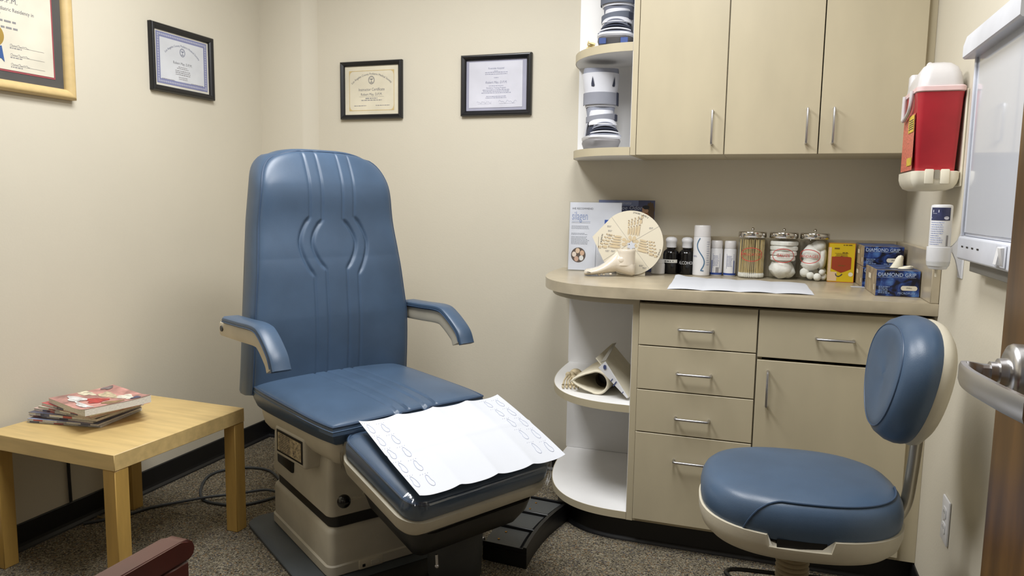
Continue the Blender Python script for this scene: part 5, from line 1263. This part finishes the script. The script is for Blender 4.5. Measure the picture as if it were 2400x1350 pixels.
# ------------------------------------------------------------------ shelf contents
SHELL = mat('boot_shell', (216, 217, 224), 0.35); LINER = mat('boot_liner', (150, 154, 168), 0.9, bump=(160, 0.4)); STRAP = mat('grey_strap', (140, 142, 152), 0.8); SOLE = mat('boot_sole', (140, 138, 140), 0.7)
DKL = mat('dark_liner', (52, 56, 72), 0.9)
def boot(lab, loc, rz, shell, liner, strap, sole, k=1.0, acc=None):
    """walking boot, toe towards local -Y"""
    b = thing('walking_boot', lab, 'boot', loc, rz, 'orthopaedic walking boots on the wall shelves'); b.scale = (k, k, 1+(k-1)*0.6)
    def ringxy(z, cx, cy, hx, hy, n=28, e=2.6, tilt=0.0):
        return [(cx+hx*sgn(math.cos(t))*abs(math.cos(t))**(2/e), cy+hy*sgn(math.sin(t))*abs(math.sin(t))**(2/e), z+tilt*math.sin(t)) for t in [2*PI*q/n for q in range(n)]]
    obj('sole', loft([ringxy(0.0, 0, 0, 0.050, 0.098, 28, 3), ringxy(0.004, 0, 0, 0.056, 0.106, 28, 3), ringxy(0.028, 0, 0, 0.064, 0.118, 28, 3), ringxy(0.036, 0, 0, 0.062, 0.116, 28, 3)]), sole, b)
    # low toe tray with raised side walls at the heel
    obj('toe_tray', loft([ringxy(0.034, 0, -0.005, 0.060, 0.112, 28, 3), ringxy(0.040, 0, -0.005, 0.065, 0.117, 28, 3), ringxy(0.047, 0, -0.003, 0.066, 0.115, 28, 3), ringxy(0.048, 0, -0.003, 0.060, 0.108, 28, 3), ringxy(0.040, 0, -0.003, 0.056, 0.104, 28, 3)]), shell, b)
    # wrapped liner at the open toe: dark core with pale folded edges in front of it
    obj('foot_liner', loft([ringxy(0.041, 0, -0.030, 0.056, 0.070), ringxy(0.060, 0, -0.028, 0.056, 0.066), ringxy(0.080, 0, -0.020, 0.050, 0.066), ringxy(0.098, 0, 0.0, 0.042, 0.060), ringxy(0.12, 0, 0.02, 0.044, 0.058)]), DKL, b)
    for q in range(5):
        z0 = 0.047 + q*0.0085; w = 0.057 - q*0.0045; pts = []
        for t in range(13):
            u = -1+2*t/12; pts.append((u*w, -0.104+q*0.0045+0.016*u*u, z0 + (0.004+0.0025*q)*(1-abs(u)**2.4)))
        obj('liner_fold', tube(pts, [0.0016]+[0.0030]*11+[0.0016], 6), (liner, shell, DKL, liner, liner)[q], b)
    obj('tongue_pad', loft([[(u*0.050, -0.099+0.014*u*u, z) for u, z in ((-1, 0.043), (-0.6, 0.043), (0.6, 0.043), (1, 0.043))], [(u*0.050, -0.099+0.014*u*u, z) for u, z in ((-1, 0.050), (-0.6, 0.0535), (0.6, 0.0535), (1, 0.050))]], False, False, False), shell, b)
    # front shell: curved plate over the instep
    rg = []
    for z, cy, hx, hy in ((0.088, -0.036, 0.052, 0.056), (0.098, -0.026, 0.050, 0.054), (0.112, -0.010, 0.046, 0.052), (0.128, 0.004, 0.045, 0.052), (0.146, 0.012, 0.045, 0.052)):
        rg.append([(hx*math.cos(t), cy+hy*math.sin(t), z) for t in [PI+0.05+(PI-0.1)*q/16 for q in range(17)]])
    bm = loft(rg, False, False, False); obj('instep_shell', thick(bm, 0.004), shell, b)
    obj('leg_liner', loft([ringxy(0.12, 0, 0.026, 0.048, 0.050), ringxy(0.20, 0, 0.030, 0.055, 0.054), ringxy(0.292, 0, 0.032, 0.064, 0.060, tilt=0.004), ringxy(0.306, 0, 0.032, 0.062, 0.058, tilt=0.006), ringxy(0.302, 0, 0.032, 0.050, 0.046, tilt=0.006)]), liner, b)
    rg = []
    for z, cy, hx, hy in ((0.160, 0.026, 0.056, 0.056), (0.19, 0.027, 0.058, 0.058), (0.23, 0.028, 0.063, 0.061), (0.284, 0.030, 0.069, 0.065)):
        rg.append([(hx*math.cos(t), cy+hy*math.sin(t), z) for t in [PI-0.1+(PI+0.2)*q/18 for q in range(19)]])
    obj('shin_shell', thick(loft(rg, False, False, False), 0.004), shell, b)
    rg = []
    for z, hx in ((0.04, 0.062), (0.10, 0.052), (0.16, 0.050), (0.25, 0.058)):
        rg.append([(hx*math.cos(t), 0.040+0.052*math.sin(t), z) for t in [-0.35+(PI+0.7)*q/16 for q in range(17)]])
    obj('heel_shell', thick(loft(rg, False, False, False), 0.004), shell, b)
    def strap_band(z0, z1, cy, hx, hy, t0, t1, name='strap', m=strap, sl=0.0):
        bm = loft([[(hx*math.cos(t), cy+hy*math.sin(t), z+sl*math.cos(t)) for t in [t0+(t1-t0)*q/18 for q in range(19)]] for z in (z0, z1)], False, False, False)
        obj(name, thick(bm, 0.003), m, b)
    strap_band(0.168, 0.212, 0.026, 0.0635, 0.0635, PI-0.2, 2*PI-0.42)
    strap_band(0.166, 0.214, 0.026, 0.066, 0.066, 2*PI-0.62, 2*PI-0.28, 'buckle', DKL)
    strap_band(0.106, 0.128, -0.002, 0.056, 0.062, PI-0.1, 2*PI-0.5, 'strap', strap, 0.006)
    strap_band(0.100, 0.124, -0.002, 0.058, 0.064, 2*PI-0.75, 2*PI-0.35, 'buckle', DKL, 0.006)
    # teardrop air holes
    for sx in (-1, 1):
        bm = bmesh.new(); pts = [(0, 0.022), (0.007, -0.012), (0.004, -0.016), (-0.006, -0.014), (-0.006, -0.004)]
        th = 1.5*PI + sx*0.62
        vs = []
        for px, pz in pts:
            t = th + (px if sx < 0 else -px)/0.066; hx, hy = 0.0665, 0.0642
            z = 0.248+pz; hx = 0.0625+(z-0.23)*0.12+0.0025; vs.append(bm.verts.new((hx*math.cos(t), 0.0285+(hx-0.002)*math.sin(t), z)))
        bm.faces.new(vs); obj('air_hole', bm, DKL, b, False)
    if acc:
        for x in (-0.038, 0.034): obj('sole_patch', box(x-0.012, x+0.012, -0.1175, -0.1155, 0.006, 0.026, 0.001, 1), acc, b)
    return b
boot('white walking boot with grey straps on the bottom wall shelf', (-0.642, 2.955, ZB+0.0297), math.radians(22), SHELL, LINER, STRAP, SOLE, 1.09)
boot('grey walking boot with blue sole patches on the middle wall shelf', (-0.590, 2.966, 1.7947), math.radians(6), SHELL, mat('grey_liner', (112, 116, 130), 0.9), mat('slate_strap', (96, 102, 116), 0.7), mat('dark_sole', (84, 82, 84), 0.6), 1.13, mat('sole_blue', (44, 68, 126), 0.5))
# crumpled yellow ribbon next to it
rr = random.Random(3); pts = [(-0.682+rr.uniform(-.022, .018), 2.93+rr.uniform(-.012, .02), 1.801+abs(rr.uniform(0, .034))) for _ in range(9)]
tag(obj('yellow_twist', tube(smooth_path(pts, 4), 0.0055, 6, False, 0.4), mat('yellow_paper', (226, 208, 156), 0.7)), 'crumpled pale yellow twist lying left of the grey boot', 'ribbon')

# foam roll, leaning foam board and bone model on the low shelf
ZS = 0.5088
FOAM = mat('cream_foam', (230, 222, 200), 0.85, bump=(200, 0.15))
S = thing('foam_roll', 'cream felt sheet rolled into a teardrop tube on the low shelf', 'foam roll', (-0.578, 2.60, ZS), math.radians(-3))
r0, xc, xt, zt = 0.0445, 0.026, -0.072, 0.043
outl = []
for k in range(25):                       # round end
    t = math.radians(-118 + 236*k/24); outl.append((xc + r0*math.cos(t), r0*1.03 + r0*1.03*math.sin(t)))
for q in (0.35, 0.7, 0.93): outl.append((outl[24][0]*(1-q) + xt*q, outl[24][1]*(1-q) + (zt+0.006)*q + 0.004*math.sin(PI*q)))
outl.append((xt-0.003, zt))
p0 = outl[0]
for q in (0.07, 0.3, 0.65): outl.append((xt*(1-q) + p0[0]*q, (zt-0.006)*(1-q) + p0[1]*q - 0.004*math.sin(PI*q)))
outl = [(x, max(0.0005, z)) for x, z in outl]
cx0, cz0 = 0.012, 0.045
inn = [(cx0+(x-cx0)*0.85, cz0+(z-cz0)*0.80) for x, z in outl]
rg = [[(x, 0.0, z) for x, z in inn], [(x, -0.004, z) for x, z in [(a*0.5+c*0.5, b*0.5+d*0.5) for (a, b), (c, d) in zip(inn, outl)]], [(x, 0.0, z) for x, z in outl], [(x, 0.26, z) for x, z in outl], [(x, 0.26, z) for x, z in inn], [(x, 0.0, z) for x, z in inn]]
obj('felt_sheet', loft(rg, False, False), FOAM, S)
hole = lathe([(0.027, 0.0), (0.027, 0.18), (0.025, 0.18), (0.025, 0.0)], 24, False, False)
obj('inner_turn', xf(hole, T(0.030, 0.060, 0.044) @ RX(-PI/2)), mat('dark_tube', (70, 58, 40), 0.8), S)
obj('tube_end', xf(lathe([(0.0245, 0), (0.0245, 0.002)], 24), T(0.030, 0.10, 0.044) @ RX(-PI/2)), BLACK, S)
S = thing('foam_board', 'cream foam panel with a printed paper strip leaning beside the felt roll', 'board', (-0.4290, 2.56, ZS+0.0065), 0)
a = (-0.004, 0.02, 0.001); 
def board_pt(u, v):  # u along depth, v up the slope
    return (-0.003 - 0.128*v, 0.005 + 0.30*u + 0.03*v, 0.0012 + 0.128*v)
bm = grid(board_pt, 2, 2); obj('panel', thick(bm, -0.004), FOAM, S, False)
def strip_pt(u, v): 
    p = board_pt(0, v); return (p[0]-0.0052+0.03*0, p[1]-0.003 - 0.0 , p[2] + (u-0.5)*0.034*0.72 + 0.004)
bm = bmesh.new()
c = [(-0.006, -0.002, 0.002), (-0.112, -0.001, 0.104), (-0.088, 0.003, 0.128), (-0.002, 0.002, 0.006)]
bm.faces.new([bm.verts.new(p) for p in c]); obj('paper_strip', thick(bm, 0.0008), mat('strip_paper', (214, 214, 216), 0.7), S, False)
bm = bmesh.new(); bm.faces.new([bm.verts.new((-0.088+0.0075*math.cos(2*PI*k/16)*0.8, -0.0032, 0.108+0.0085*math.sin(2*PI*k/16))) for k in range(16)]); obj('round_mark', bm, mat('strip_navy', (64, 74, 116), 0.6), S, False)
bm = bmesh.new()
for (t, l, wd) in ((0.55, 0.010, 0.004), (0.44, 0.016, 0.005), (0.18, 0.006, 0.003)):
    x0, z0 = -0.110*t-0.002, 0.112*t+0.002; bm.faces.new([bm.verts.new(p) for p in ((x0-l*.5, -0.0032, z0-l*.6), (x0-l*.5+wd, -0.0032, z0-l*.6), (x0+l*.2+wd, -0.0032, z0+l*.5), (x0+l*.2, -0.0032, z0+l*.5))])
obj('printed_text', bm, mat('strip_navy', (64, 74, 116), 0.6), S, False)
obj('grey_tongue', thick(loft([[(-0.108, 0.02, 0.120), (-0.090, 0.02, 0.128)], [(-0.080, 0.10, 0.176), (-0.070, 0.10, 0.180)]], False, False, False), 0.002), mat('grey_card', (150, 146, 136), 0.7), S, False)
S = thing('bone_model', 'small cream foot bone model lying beside the felt roll on the low shelf', 'bone model', (-0.694, 2.735, ZS), 0.3)
BN = mat('bone_resin', (206, 190, 156), 0.6, var=(40, 0.08))
for k, (x, y, z, r, s) in enumerate(((0.03, 0.04, 0.030, 0.020, 1.2), (0.012, 0.018, 0.028, 0.015, 1.0), (-0.002, -0.005, 0.034, 0.012, 0.9), (0.02, -0.01, 0.022, 0.014, 1.0), (0.048, 0.02, 0.024, 0.016, 1.1))):
    obj('tarsal_bone', sphere(r, x, y, z, 12, 8, s, 1, 0.9), BN, S)
for k in range(5):
    x0 = -0.006+0.009*k; pts = [(x0, -0.012, 0.032-0.003*k), (x0-0.012, -0.045, 0.022-0.002*k), (x0-0.018+0.004*k, -0.078, 0.010)]
    obj('metatarsal', tube(smooth_path(pts, 4), [0.0062, 0.0045, 0.0038, 0.0036, 0.0034, 0.0034, 0.0036, 0.0042, 0.0058], 8), BN, S)
    obj('toe_bone', sphere(0.0058, x0-0.019+0.005*k, -0.092, 0.0066, 10, 7, 0.9, 1.5, 0.9), BN, S)
